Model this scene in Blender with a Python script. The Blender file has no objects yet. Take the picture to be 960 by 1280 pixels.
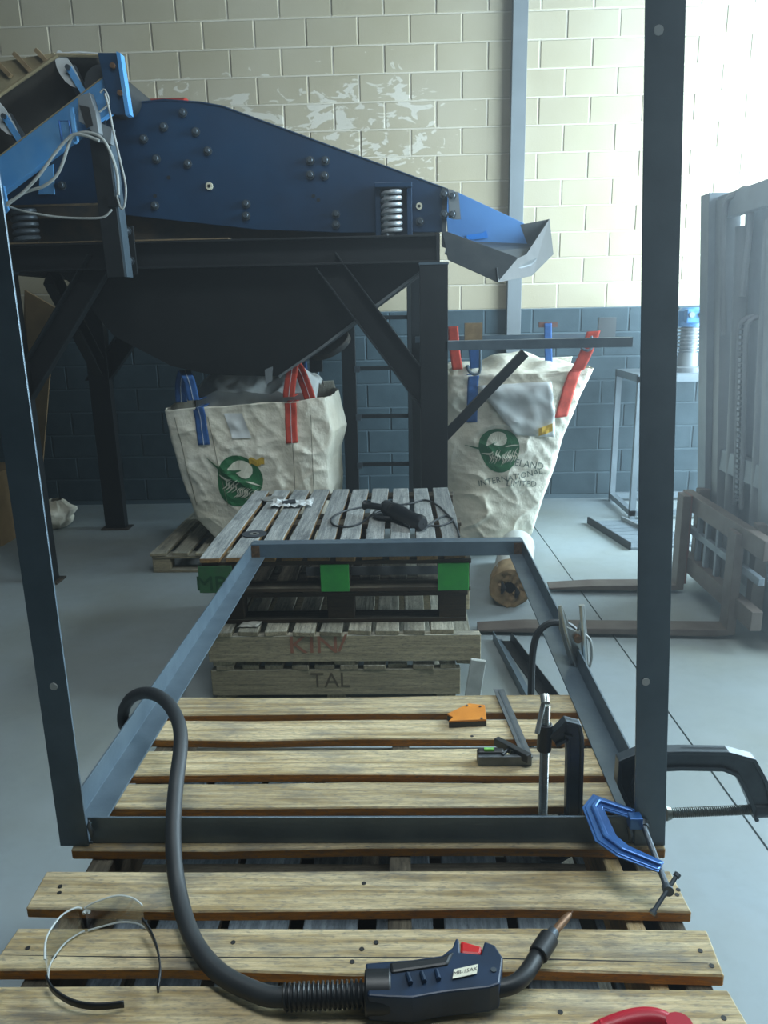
import bpy, bmesh, math, random
from mathutils import Vector, Matrix, Euler, noise
random.seed(7)
SC = bpy.context.scene
COL = SC.collection
R = math.radians
# ------------------------------------------------------------------ camera
cam = bpy.data.cameras.new('camera')
cam.sensor_fit = 'VERTICAL'; cam.sensor_height = 24.0; cam.lens = 950.0/1280.0*24.0
cam.clip_start = 0.02; cam.clip_end = 200
camo = bpy.data.objects.new('camera', cam); COL.objects.link(camo)
camo.location = (0, 0, 1.66)
camo.matrix_world = Matrix.Translation((0, 0, 1.66)) @ Matrix.Rotation(R(1.7), 4, 'Z') @ Matrix.Rotation(R(90-14.75), 4, 'X') @ Matrix.Rotation(R(-1.2), 4, 'Z')
SC.camera = camo
# ------------------------------------------------------------------ world, lights, exposure
SC.view_settings.view_transform = 'Standard'; SC.view_settings.look = 'None'
SC.view_settings.gamma = 1.0; SC.view_settings.use_curve_mapping = False
SC.view_settings.exposure = 0.1
W = bpy.data.worlds.new('world'); SC.world = W; W.use_nodes = True
wb = W.node_tree.nodes['Background']; wb.inputs['Color'].default_value = (.78, .89, 1, 1); wb.inputs['Strength'].default_value = 0.3
# thin haze added to the air to veil the right side like lens glare
vs_ = W.node_tree.nodes.new('ShaderNodeVolumeScatter'); vs_.inputs['Color'].default_value = (.9, .96, 1, 1); vs_.inputs['Density'].default_value = .031; vs_.inputs['Anisotropy'].default_value = .83
W.node_tree.links.new(vs_.outputs[0], W.node_tree.nodes['World Output'].inputs['Volume'])
SC.cycles.volume_bounces = 0
SC.cycles.use_denoising = True
SC.cycles.max_bounces = 6; SC.cycles.diffuse_bounces = 4; SC.cycles.glossy_bounces = 3
SC.cycles.transparent_max_bounces = 12; SC.cycles.caustics_reflective = False; SC.cycles.caustics_refractive = False
SC.cycles.sample_clamp_indirect = 6.0
def area(name, loc, target, sx, sy, power, col):
    l = bpy.data.lights.new(name, 'AREA'); l.shape = 'RECTANGLE'; l.size = sx; l.size_y = sy; l.energy = power; l.color = col
    o = bpy.data.objects.new(name, l); COL.objects.link(o); o.location = loc
    o.rotation_euler = (Vector(target)-Vector(loc)).to_track_quat('-Z', 'Y').to_euler()
    return o
# daylight through the big roller door in the right wall and the shed's open front
area('door_daylight', (4.05, 4.4, 2.2), (0, 4.3, 1.9), 4.0, 4.0, 1120, (.67, .88, 1.0))
area('top_fill', (0.3, 1.5, 5.05), (0.2, 1.3, 0), 3.0, 1.2, 120, (.88, .97, 1.0))  # added overhead lamp placed to brighten the pallet tops; ceiling has no opening
area('front_daylight', (1.6, -5.9, 2.2), (0.3, 3.0, 1.0), 5.0, 3.4, 14, (.85, .97, 1.0))

# ------------------------------------------------------------------ materials
def lin(h):
    h = h.lstrip('#'); v = [int(h[i:i+2], 16)/255 for i in (0, 2, 4)]
    return tuple((a/12.92 if a <= .04045 else ((a+.055)/1.055)**2.4) for a in v)+(1,)
MATS = {}
def newmat(name):
    m = bpy.data.materials.new(name); m.use_nodes = True
    MATS[name] = m
    return m, m.node_tree, m.node_tree.nodes['Principled BSDF']
def N(nt, t, **kw):
    n = nt.nodes.new(t)
    for k, v in kw.items():
        if k.startswith('_'): setattr(n, k[1:], v)
        else: n.inputs[k].default_value = v
    return n
def L(nt, a, ao, b, bi): nt.links.new(a.outputs[ao], b.inputs[bi])
def mixrgb(nt, fac, a, b, mode='MIX'):
    n = nt.nodes.new('ShaderNodeMix'); n.data_type = 'RGBA'; n.blend_type = mode
    for sock, v in ((n.inputs[0], fac), (n.inputs[6], a), (n.inputs[7], b)):
        if hasattr(v, 'links'): nt.links.new(v, sock)
        else: sock.default_value = v
    return n.outputs[2]
def ramp(nt, src, stops):
    n = nt.nodes.new('ShaderNodeValToRGB'); nt.links.new(src, n.inputs[0])
    e = n.color_ramp.elements
    while len(e) < len(stops): e.new(.5)
    for i, (p, c) in enumerate(stops):
        e[i].position = p; e[i].color = c if isinstance(c, tuple) else (c, c, c, 1)
    return n.outputs[0]
def coords(nt, scale=(1, 1, 1), kind='Object', world=False):
    mp = N(nt, 'ShaderNodeMapping'); mp.inputs['Scale'].default_value = scale
    if world:
        g = N(nt, 'ShaderNodeNewGeometry'); nt.links.new(g.outputs['Position'], mp.inputs[0])
    else:
        t = N(nt, 'ShaderNodeTexCoord'); nt.links.new(t.outputs[kind], mp.inputs[0])
    return mp.outputs[0]
def noise_tex(nt, vec, scale, detail=4, rough=.55):
    n = N(nt, 'ShaderNodeTexNoise', Scale=scale, Detail=detail, Roughness=rough); nt.links.new(vec, n.inputs['Vector'])
    return n.outputs[0]
def bump(nt, bs, h, strength, dist=.01):
    b = N(nt, 'ShaderNodeBump', Strength=strength, Distance=dist); nt.links.new(h, b.inputs['Height']); nt.links.new(b.outputs[0], bs.inputs['Normal'])
def pm(name, c1, c2=None, rough=.5, metal=0, scale=6, lo=.35, hi=.7, bmp=0, bscale=60, spec=.5, rvar=0):
    m, nt, bs = newmat(name)
    v = coords(nt, world=True)
    if c2:
        f = ramp(nt, noise_tex(nt, v, scale), [(lo, 0.), (hi, 1.)])
        nt.links.new(mixrgb(nt, f, lin(c1), lin(c2)), bs.inputs['Base Color'])
    else: bs.inputs['Base Color'].default_value = lin(c1)
    bs.inputs['Roughness'].default_value = rough; bs.inputs['Metallic'].default_value = metal
    bs.inputs['Specular IOR Level'].default_value = spec
    if rvar:
        f2 = noise_tex(nt, v, scale*2.3)
        mr = N(nt, 'ShaderNodeMapRange'); nt.links.new(f2, mr.inputs[0]); mr.inputs[3].default_value = max(0.05, rough-rvar); mr.inputs[4].default_value = min(1, rough+rvar)
        nt.links.new(mr.outputs[0], bs.inputs['Roughness'])
    if bmp: bump(nt, bs, noise_tex(nt, v, bscale), bmp)
    return m
def wood(name, top, top2, side, stain='#4a5157', rnd=.25):
    """sawn timber, grain along the board's own long (local X) axis; weathered faces up, fresher sawn edges"""
    m, nt, bs = newmat(name)
    oi = N(nt, 'ShaderNodeObjectInfo')
    tc = N(nt, 'ShaderNodeTexCoord')
    add = N(nt, 'ShaderNodeVectorMath', _operation='ADD'); nt.links.new(tc.outputs['Object'], add.inputs[0])
    sc_ = N(nt, 'ShaderNodeVectorMath', _operation='SCALE'); nt.links.new(oi.outputs['Location'], sc_.inputs[0]); sc_.inputs['Scale'].default_value = 7.3
    nt.links.new(sc_.outputs[0], add.inputs[1])
    mp = N(nt, 'ShaderNodeMapping'); nt.links.new(add.outputs[0], mp.inputs[0]); mp.inputs['Scale'].default_value = (1.2, 22, 22)
    grain = noise_tex(nt, mp.outputs[0], 3.2, 6, .62)
    mp2 = N(nt, 'ShaderNodeMapping'); nt.links.new(add.outputs[0], mp2.inputs[0]); mp2.inputs['Scale'].default_value = (1.0, 2.4, 2.4)
    blot = noise_tex(nt, mp2.outputs[0], 5.0, 5, .6)
    mp3 = N(nt, 'ShaderNodeMapping'); nt.links.new(add.outputs[0], mp3.inputs[0]); mp3.inputs['Scale'].default_value = (14, 55, 55); mp3.inputs['Rotation'].default_value = (0, 0, .5)
    saw = noise_tex(nt, mp3.outputs[0], 2.5, 3, .6)
    a = mixrgb(nt, ramp(nt, grain, [(.38, 0.), (.62, 1.)]), lin(top), lin(top2))
    a = mixrgb(nt, ramp(nt, blot, [(.52, 0.), (.72, .75)]), a, lin(stain))
    g = N(nt, 'ShaderNodeNewGeometry'); sx = N(nt, 'ShaderNodeSeparateXYZ'); nt.links.new(g.outputs['True Normal'], sx.inputs[0])
    s = mixrgb(nt, ramp(nt, grain, [(.3, 0.), (.7, 1.)]), lin(side), tuple(x*.55 for x in lin(side)[:3])+(1,))
    up = ramp(nt, sx.outputs['Z'], [(.45, 0.), (.7, 1.)])
    c = mixrgb(nt, up, s, a)
    mr = N(nt, 'ShaderNodeMapRange'); nt.links.new(oi.outputs['Random'], mr.inputs[0]); mr.inputs[3].default_value = 1-rnd; mr.inputs[4].default_value = 1+rnd*.4
    hsv = N(nt, 'ShaderNodeHueSaturation'); nt.links.new(c, hsv.inputs['Color']); nt.links.new(mr.outputs[0], hsv.inputs['Value'])
    c2 = mixrgb(nt, ramp(nt, saw, [(.45, 0.), (.72, .45)]), hsv.outputs[0], lin(stain))
    mp4 = N(nt, 'ShaderNodeMapping'); nt.links.new(add.outputs[0], mp4.inputs[0]); mp4.inputs['Scale'].default_value = (40, 130, 130)
    pit = noise_tex(nt, mp4.outputs[0], 2.0, 2, .5)
    c2 = mixrgb(nt, ramp(nt, pit, [(.55, 0.), (.75, .55)]), c2, lin(stain))
    nt.links.new(c2, bs.inputs['Base Color'])
    bs.inputs['Roughness'].default_value = .82; bs.inputs['Specular IOR Level'].default_value = .25
    bump(nt, bs, grain, .6, .006)
    return m
M = {}
M['wood_a'] = wood('weathered_pine', '#d3c39d', '#a08c64', '#dba055', '#5e6467', .28)
M['wood_grey'] = wood('grey_weathered_pine', '#b3b6b2', '#8b908f', '#a9824f', '#474e53')
M['wood_blue'] = wood('blue_stained_pine', '#97a7b3', '#72808a', '#6a5a45', '#46525b')
M['wood_b'] = wood('old_pallet_pine', '#bcb8a6', '#94907e', '#b3a687', '#4c5152')
M['wood_dark'] = wood('dark_pallet_pine', '#6f6a5c', '#4f4b41', '#4f4232', '#2a2a28')
M['wood_new'] = wood('new_pine', '#d8cba6', '#c4ae7c', '#c79d5d', '#8d7f64')
M['steel'] = pm('mill_scale_steel', '#566672', '#6b7c88', .36, .3, 9, .3, .75, .05, 90, rvar=.12)
M['steel_lit'] = M['steel']
M['blacksteel'] = pm('black_painted_steel', '#14191c', '#1c2124', .5, .1, 5, bmp=.03, rvar=.1)
M['hopper'] = pm('hopper_steel', '#0f1315', '#181c1d', .55, .1, 4, .4, .75, rvar=.12)
M['navy'] = pm('navy_paint', '#163c5c', '#12304d', .42, .0, 3, .35, .7, bmp=.02, bscale=30, rvar=.1)
M['blue'] = pm('bright_blue_paint', '#4a8fcb', '#6aa3d2', .45, 0, 7, rvar=.1)
M['chuteblue'] = pm('chute_blue_paint', '#4f83bd', '#3d70aa', .5, 0, 3)
M['chutedark'] = pm('chute_worn_steel', '#42494e', '#525759', .5, .2, 8, .4, .65)
M['bright_blue_tape'] = pm('fresh_blue_paint', '#1277cf', rough=.5)
M['bolt'] = pm('zinc_bolt', '#59636b', '#49525a', .4, .5, 40)
M['zinc'] = pm('bright_zinc', '#c8ccc9', '#a9adab', .28, .8, 30)
M['ivory'] = pm('ivory_washer', '#d9d5bd', rough=.5)
M['spring'] = pm('grey_spring_steel', '#a9adaf', '#878d90', .42, .35, 20)
M['spring_dark'] = pm('dark_spring_steel', '#5b646b', '#454d54', .45, .35, 20)
M['dust'] = pm('dust', '#7b684c', '#5e5343', .9, 0, 25)
M['dustysteel'] = pm('dusty_dark_steel', '#2a2d2d', '#5a4c3a', .7, .1, 6, .4, .7)
M['rubber'] = pm('black_rubber', '#2a2f33', '#33383b', .55, 0, 20)
M['belt'] = pm('conveyor_belt_rubber', '#45423c', '#332f2b', .7, 0, 4)
M['tan'] = pm('dull_tan', '#a79a78', '#8c8064', .85, 0, 9)
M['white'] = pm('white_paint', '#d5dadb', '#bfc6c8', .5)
M['greycable'] = pm('grey_cable_sheath', '#a3a7a3', '#8d918e', .5)
M['red'] = pm('red_plastic', '#c41d1f', rough=.4)
M['redmotor'] = pm('red_motor_paint', '#b23426', '#8e2c22', .5)
M['crimson'] = pm('crimson_plastic', '#b3122b', '#980f24', .35)
M['orange'] = pm('orange_enamel', '#d98a2c', '#c0741f', .5, 0, 14)
M['green'] = pm('green_spray_paint', '#2f9a3a', '#27823a', .65, 0, 11)
M['greendark'] = pm('dark_green_paint', '#2f6a3c', '#3a5a3d', .75, 0, 14)
M['torchblue'] = pm('navy_plastic', '#16293f', '#1b3350', .38, 0, 20)
M['torchblack'] = pm('black_plastic', '#1c2024', rough=.42)
M['copper'] = pm('heat_stained_copper', '#8c6a4d', '#5f4a3b', .45, .6, 60)
M['labelwhite'] = pm('cream_label', '#d9d8c4', rough=.6)
M['ink'] = pm('black_ink', '#1d1f20', rough=.7)
M['inkred'] = pm('red_stencil_ink', '#96644e', rough=.85)
M['inkdark'] = pm('dark_stencil_ink', '#574d3c', rough=.85)
M['inkgreen'] = pm('dark_green_ink', '#1d4a2c', rough=.7)
M['inkgrey'] = pm('grey_green_ink', '#5c6b60', rough=.8)
M['clampgrey'] = pm('clamp_grey_enamel', '#4b565e', '#3d474e', .35, .3, 30, rvar=.08)
M['clampblue'] = pm('clamp_blue_enamel', '#2f62a8', '#3f74b6', .28, .35, 20)
M['screw'] = pm('screw_steel', '#8b8f88', '#6c716d', .35, .75, 90)
M['ladder'] = M['blacksteel']
M['paper'] = pm('crumpled_paper', '#c9c6b8', '#aeb0a8', .8)
M['card'] = pm('cardboard', '#8d7450', '#7a6342', .85)
M['kraft'] = pm('brown_wrap', '#9c8461', '#7a6547', .7, 0, 20)
M['wrapwhite'] = pm('white_plastic_wrap', '#cfd3cf', '#b7bcb8', .4)
M['forkrust'] = pm('worn_fork_steel', '#6d655d', '#5b4f49', .6, .25, 8)
M['mast'] = pm('mast_grey_steel', '#7f8b93', '#707b83', .5, .2, 6)
M['mastred'] = pm('faded_red_paint', '#7c4a40', '#6a5a52', .6, .1, 7)
M['trim'] = pm('grey_painted_steel', '#7f868a', '#767d81', .5, .1, 5)
M['motorblue'] = pm('motor_blue_enamel', '#4f8fc4', '#3d7cb4', .4)
M['liner'] = pm('white_liner_plastic', '#dde1df', '#c3c8c7', .45)
M['strapblue'] = pm('blue_webbing', '#2b5f9f', '#24528b', .75, 0, 40)
M['strapred'] = pm('red_webbing', '#c9452f', '#b03a29', .75, 0, 40)
M['stitch'] = pm('pale_stitching', '#b9c0c4', rough=.8)
M['thread'] = pm('dark_seam', '#6f6a58', rough=.9)
M['logogreen'] = pm('logo_green', '#22703f', '#1c6238', .7, 0, 30)
M['yellow'] = pm('yellow_print', '#c9a431', rough=.7)
M['disc'] = pm('cutting_disc_black', '#3b4146', '#2f3438', .7, 0, 60)
M['silver'] = pm('silver_disc', '#b7bdc0', '#8f979b', .3, .7, 30)
M['levelgreen'] = pm('level_vial_green', '#6fc04a', rough=.2)
M['toolsteel'] = pm('tool_steel', '#6d7378', '#5c6266', .4, .5, 40)

def mk_wall():
    m, nt, bs = newmat('painted_blockwork')
    g = N(nt, 'ShaderNodeNewGeometry'); pos = g.outputs['Position']
    sx = N(nt, 'ShaderNodeSeparateXYZ'); nt.links.new(pos, sx.inputs[0])
    n1 = noise_tex(nt, pos, 1.3, 5); n2 = noise_tex(nt, pos, 9, 5)
    oi = N(nt, 'ShaderNodeObjectInfo')
    cream = mixrgb(nt, ramp(nt, n1, [(.35, 0.), (.7, 1.)]), lin('#aea389'), lin('#b8ae98'))
    dk = mixrgb(nt, ramp(nt, n2, [(.35, 0.), (.7, 1.)]), lin('#3a4b53'), lin('#46575f'))
    # thin pale patches of touch-up paint, their own shape, on the middle of the upper wall
    wv = N(nt, 'ShaderNodeMapping'); nt.links.new(pos, wv.inputs[0]); wv.inputs['Scale'].default_value = (1.0, 1, 2.1)
    n3 = N(nt, 'ShaderNodeTexNoise', Scale=5.5, Detail=3, Roughness=.55, Distortion=1.3); nt.links.new(wv.outputs[0], n3.inputs['Vector'])
    def band(o, a, b, c, d):
        return ramp2(nt, o, a, b, c, d)
    mx = ramp2(nt, sx.outputs['X'], -2.35, -1.9, .1, .8); mz = ramp2(nt, sx.outputs['Z'], 2.5, 2.85, 3.3, 3.75)
    mm = N(nt, 'ShaderNodeMath', _operation='MULTIPLY'); nt.links.new(mx, mm.inputs[0]); nt.links.new(mz, mm.inputs[1])
    m2 = N(nt, 'ShaderNodeMath', _operation='MULTIPLY_ADD'); nt.links.new(mm.outputs[0], m2.inputs[0]); m2.inputs[1].default_value = .25; nt.links.new(n3.outputs[0], m2.inputs[2])
    pf = ramp(nt, m2.outputs[0], [(.775, 0.), (.80, .8)])
    cream = mixrgb(nt, pf, cream, lin('#d8d2c4'))
    nz = N(nt, 'ShaderNodeMath', _operation='MULTIPLY_ADD'); nt.links.new(n2, nz.inputs[0]); nz.inputs[1].default_value = .03; nt.links.new(sx.outputs['Z'], nz.inputs[2])
    st = N(nt, 'ShaderNodeMath', _operation='GREATER_THAN'); nt.links.new(nz.outputs[0], st.inputs[0]); st.inputs[1].default_value = 1.675
    c = mixrgb(nt, st.outputs[0], dk, cream)
    mr = N(nt, 'ShaderNodeMapRange'); nt.links.new(oi.outputs['Random'], mr.inputs[0]); mr.inputs[3].default_value = .955; mr.inputs[4].default_value = 1.035
    hsv = N(nt, 'ShaderNodeHueSaturation'); nt.links.new(c, hsv.inputs['Color']); nt.links.new(mr.outputs[0], hsv.inputs['Value'])
    nt.links.new(hsv.outputs[0], bs.inputs['Base Color'])
    bs.inputs['Roughness'].default_value = .75; bs.inputs['Specular IOR Level'].default_value = .3
    bump(nt, bs, noise_tex(nt, pos, 70, 4), .25, .004)
    return m
def ramp2(nt, src, a, b, c, d):
    """0 below a, 1 between b and c, 0 above d"""
    m1 = N(nt, 'ShaderNodeMapRange'); nt.links.new(src, m1.inputs[0]); m1.inputs[1].default_value = a; m1.inputs[2].default_value = b
    m2 = N(nt, 'ShaderNodeMapRange'); nt.links.new(src, m2.inputs[0]); m2.inputs[1].default_value = d; m2.inputs[2].default_value = c
    k = N(nt, 'ShaderNodeMath', _operation='MULTIPLY'); nt.links.new(m1.outputs[0], k.inputs[0]); nt.links.new(m2.outputs[0], k.inputs[1])
    return k.outputs[0]
M['wall'] = mk_wall()
def mk_mortar():
    m, nt, bs = newmat('painted_mortar')
    g = N(nt, 'ShaderNodeNewGeometry'); sx = N(nt, 'ShaderNodeSeparateXYZ'); nt.links.new(g.outputs['Position'], sx.inputs[0])
    st = N(nt, 'ShaderNodeMath', _operation='GREATER_THAN'); nt.links.new(sx.outputs['Z'], st.inputs[0]); st.inputs[1].default_value = 1.662
    nt.links.new(mixrgb(nt, st.outputs[0], lin('#576972'), lin('#cfc7b6')), bs.inputs['Base Color'])
    bs.inputs['Roughness'].default_value = .85
    return m
M['mortar'] = mk_mortar()
def mk_floor():
    m, nt, bs = newmat('concrete_floor')
    g = N(nt, 'ShaderNodeNewGeometry'); pos = g.outputs['Position']
    n1 = noise_tex(nt, pos, .9, 5, .5); n2 = noise_tex(nt, pos, 14, 6, .65); n3 = noise_tex(nt, pos, 3.5, 5, .6)
    c = mixrgb(nt, ramp(nt, n1, [(.35, 0.), (.7, 1.)]), lin('#93a0a6'), lin('#8b918b'))
    c = mixrgb(nt, ramp(nt, n3, [(.5, 0.), (.8, .4)]), c, lin('#a2abb0'))
    c = mixrgb(nt, ramp(nt, n2, [(.45, 0.), (.85, .35)]), c, lin('#757c7c'))
    nt.links.new(c, bs.inputs['Base Color'])
    rr = ramp(nt, n3, [(.3, .42), (.7, .6)]); nt.links.new(rr, bs.inputs['Roughness'])
    bs.inputs['Specular IOR Level'].default_value = .4
    bump(nt, bs, n2, .08, .004)
    return m
M['floor'] = mk_floor()
M['paleplank'] = pm('pale_plank', '#b9bcb6', '#979a94', .8, 0, 12)
def mk_lensedge():
    m, nt, bs = newmat('clear_lens_edge')
    bs.inputs['Base Color'].default_value = lin('#d4dcdc'); bs.inputs['Roughness'].default_value = .2
    tr = N(nt, 'ShaderNodeBsdfTransparent'); mx = N(nt, 'ShaderNodeMixShader'); mx.inputs[0].default_value = .65
    nt.links.new(tr.outputs[0], mx.inputs[1]); nt.links.new(bs.outputs[0], mx.inputs[2]); nt.links.new(mx.outputs[0], nt.nodes['Material Output'].inputs[0])
    return m
M['lensedge'] = mk_lensedge()
M['joint'] = pm('dark_joint', '#2e3333', rough=.9)
M['plain'] = pm('plain_wall_paint', '#b9b6a4', '#a9a795', .85)
M['darkplain'] = pm('dark_shed_lining', '#4c5256', '#42484c', .8)
def mk_bag():
    m, nt, bs = newmat('woven_bag_fabric')
    v = coords(nt, world=True)
    n1 = noise_tex(nt, v, 3.0, 5); n2 = noise_tex(nt, v, 22, 5)
    c = mixrgb(nt, ramp(nt, n1, [(.35, 0.), (.7, 1.)]), lin('#ebe8d8'), lin('#ddd7c2'))
    c = mixrgb(nt, ramp(nt, n2, [(.5, 0.), (.8, .35)]), c, lin('#c2bca6'))
    nt.links.new(c, bs.inputs['Base Color']); bs.inputs['Roughness'].default_value = .55
    bs.inputs['Subsurface Weight'].default_value = 0
    bump(nt, bs, noise_tex(nt, v, 9, 5, .6), .5, .03)
    return m
M['bag'] = mk_bag()
def mk_lens():
    m, nt, bs = newmat('clear_lens')
    bs.inputs['Base Color'].default_value = (.9, .95, .95, 1); bs.inputs['Roughness'].default_value = .05
    tr = N(nt, 'ShaderNodeBsdfTransparent'); tr.inputs[0].default_value = (.86, .90, .89, 1)
    gl = N(nt, 'ShaderNodeBsdfGlossy'); gl.inputs['Roughness'].default_value = .08
    fr = N(nt, 'ShaderNodeLayerWeight'); fr.inputs['Blend'].default_value = .35
    mr = N(nt, 'ShaderNodeMapRange'); nt.links.new(fr.outputs['Facing'], mr.inputs[0]); mr.inputs[3].default_value = .12; mr.inputs[4].default_value = .75
    mx = N(nt, 'ShaderNodeMixShader'); nt.links.new(mr.outputs[0], mx.inputs[0]); nt.links.new(tr.outputs[0], mx.inputs[1]); nt.links.new(gl.outputs[0], mx.inputs[2])
    nt.links.new(mx.outputs[0], nt.nodes['Material Output'].inputs[0])
    return m
M['lens'] = mk_lens()

# ------------------------------------------------------------------ mesh helpers
def V(a): return Vector(a)
class MB:
    """collects geometry in world coordinates; build() links it as ONE mesh object under its parent"""
    def __init__(s): s.v = []; s.f = []
    def add(s, vs, fs):
        o = len(s.v); s.v += [Vector(a) for a in vs]; s.f += [tuple(i+o for i in f) for f in fs]; return s
    def box(s, a, b, mat=None):
        x0, y0, z0 = a; x1, y1, z1 = b
        vs = [V((x, y, z)) for x in (x0, x1) for y in (y0, y1) for z in (z0, z1)]
        if mat: vs = [mat @ p for p in vs]
        return s.add(vs, [(0, 1, 3, 2), (4, 6, 7, 5), (0, 4, 5, 1), (2, 3, 7, 6), (0, 2, 6, 4), (1, 5, 7, 3)])
    def prof(s, prof, p0, p1, u, v, closed=True):
        """profile points (a,b) -> a*u+b*v swept straight from p0 to p1"""
        p0, p1, u, v = V(p0), V(p1), V(u), V(v); n = len(prof)
        vs = [p0+u*a+v*b for a, b in prof]+[p1+u*a+v*b for a, b in prof]
        fs = [(i, (i+1) % n, (i+1) % n+n, i+n) for i in range(n)]
        fs += [tuple(range(n))[::-1], tuple(range(n, 2*n))]
        return s.add(vs, fs)
    def prism(s, pts, off):
        """planar polygon pts extruded by vector off"""
        off = V(off); n = len(pts); vs = [V(p) for p in pts]+[V(p)+off for p in pts]
        return s.add(vs, [tuple(range(n))[::-1], tuple(range(n, 2*n))]+[(i, (i+1) % n, (i+1) % n+n, i+n) for i in range(n)])
    def tube(s, path, r, n=10, closed=False, cap=True):
        path = [V(p) for p in path]; m = len(path)
        rr = r if isinstance(r, (list, tuple)) else [r]*m
        up = None; rings = []
        for i, p in enumerate(path):
            t = (path[(i+1) % m]-path[i-1]) if closed else (path[min(i+1, m-1)]-path[max(i-1, 0)])
            if t.length < 1e-9: t = V((0, 0, 1))
            t.normalize()
            if up is None:
                up = V((0, 0, 1)) if abs(t.z) < .9 else V((1, 0, 0))
            a = t.cross(up)
            if a.length < 1e-6: a = t.cross(V((1, .3, 0)))
            a.normalize(); up = a.cross(t); up.normalize()
            rings.append([p+(a*math.cos(2*math.pi*k/n)+up*math.sin(2*math.pi*k/n))*rr[i] for k in range(n)])
        o = len(s.v); s.v += [q for g in rings for q in g]
        for i in range(m if closed else m-1):
            j = (i+1) % m
            for k in range(n): s.f.append((o+i*n+k, o+i*n+(k+1) % n, o+j*n+(k+1) % n, o+j*n+k))
        if cap and not closed:
            s.f.append(tuple(o+k for k in range(n))[::-1]); s.f.append(tuple(o+(m-1)*n+k for k in range(n)))
        return s
    def cyl(s, p0, p1, r0, r1=None, n=16):
        return s.tube([p0, p1], [r0, r0 if r1 is None else r1], n)
    def ribbon(s, path, w, t, nrm):
        """rectangular section: width w in the plane of the path, thickness t along nrm"""
        path = [V(p) for p in path]; nrm = V(nrm).normalized(); m = len(path)
        ww = w if isinstance(w, (list, tuple)) else [w]*m
        o = len(s.v)
        for i, p in enumerate(path):
            d0 = (path[i]-path[i-1]).normalized() if i > 0 else None
            d1 = (path[i+1]-path[i]).normalized() if i < m-1 else None
            d = (d0+d1).normalized() if d0 and d1 else (d0 or d1)
            side = d.cross(nrm).normalized()
            k = 1.0
            if d0 and d1: k = 1/max(.5, d.dot(d1))
            a = side*ww[i]/2*k; b = nrm*t/2
            s.v += [p-a-b, p+a-b, p+a+b, p-a+b]
        for i in range(m-1):
            for k in range(4): s.f.append((o+i*4+k, o+i*4+(k+1) % 4, o+i*4+4+(k+1) % 4, o+i*4+4+k))
        s.f.append((o+3, o+2, o+1, o)); e = o+(m-1)*4; s.f.append((e, e+1, e+2, e+3))
        return s
    def grid(s, fn, nu, nv, wrap=False):
        o = len(s.v)
        for j in range(nv+1):
            for i in range(nu+(0 if wrap else 1)): s.v.append(V(fn(i/nu, j/nv)))
        c = nu if wrap else nu+1
        for j in range(nv):
            for i in range(nu):
                s.f.append((o+j*c+i, o+j*c+(i+1) % c, o+(j+1)*c+(i+1) % c, o+(j+1)*c+i))
        return s
    def build(s, name, mat, parent=None, smooth=False, bevel=0, kind=None, label=None, solid=0, sub=0, loc=None):
        me = bpy.data.meshes.new(name)
        root = V((0, 0, 0))
        p = parent
        while p is not None: root = root+p.location; p = p.parent
        org = V(loc) if loc is not None else root
        me.from_pydata([tuple(q-org) for q in s.v], [], s.f)
        me.validate(); me.materials.append(mat)
        bm = bmesh.new(); bm.from_mesh(me); bmesh.ops.recalc_face_normals(bm, faces=bm.faces); bm.to_mesh(me); bm.free()
        if smooth:
            for q in me.polygons: q.use_smooth = True
            me.set_sharp_from_angle(angle=R(40))
        o = bpy.data.objects.new(name, me); COL.objects.link(o)
        if loc is not None: o.location = org-root
        if parent is not None: o.parent = parent
        if solid: md = o.modifiers.new('s', 'SOLIDIFY'); md.thickness = solid; md.offset = 0
        if bevel: md = o.modifiers.new('b', 'BEVEL'); md.width = bevel; md.segments = 2; md.limit_method = 'ANGLE'; md.angle_limit = R(35)
        if sub: md = o.modifiers.new('u', 'SUBSURF'); md.levels = sub; md.render_levels = sub
        if kind: o['kind'] = kind
        if label: o['label'] = label
        return o
def tag(o, label, cat, group=None):
    o['label'] = label; o['category'] = cat
    if group: o['group'] = group
    return o
def thing(name, label, cat, loc, group=None):
    o = bpy.data.objects.new(name, None); COL.objects.link(o); o.location = loc; o.empty_display_size = .05
    return tag(o, label, cat, group)
def inst(src, name, parent, loc, rot=None):
    o = src.copy(); o.name = name; COL.objects.link(o); o.parent = parent
    root = V((0, 0, 0)); p = parent
    while p is not None: root = root+p.location; p = p.parent
    o.location = V(loc)-root
    if rot: o.rotation_euler = rot
    return o
def smoothpath(pts, n=8):
    pts = [V(p) for p in pts]; out = []
    for i in range(len(pts)-1):
        p0 = pts[max(i-1, 0)]; p1 = pts[i]; p2 = pts[i+1]; p3 = pts[min(i+2, len(pts)-1)]
        for k in range(n):
            t = k/n
            out.append(.5*((2*p1)+(p2-p0)*t+(2*p0-5*p1+4*p2-p3)*t*t+(3*p1-p0-3*p2+p3)*t**3))
    return out+[pts[-1]]
def coil(c, axis, r, length, turns, wr, n=14, seg=7):
    c = V(c); axis = V(axis).normalized(); a = axis.orthogonal().normalized(); b = axis.cross(a)
    pts = []
    tot = int(turns*n)
    for i in range(tot+1):
        th = 2*math.pi*i/n
        pts.append(c+axis*(length*i/tot)+(a*math.cos(th)+b*math.sin(th))*r)
    return MB().tube(pts, wr, seg)
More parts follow.
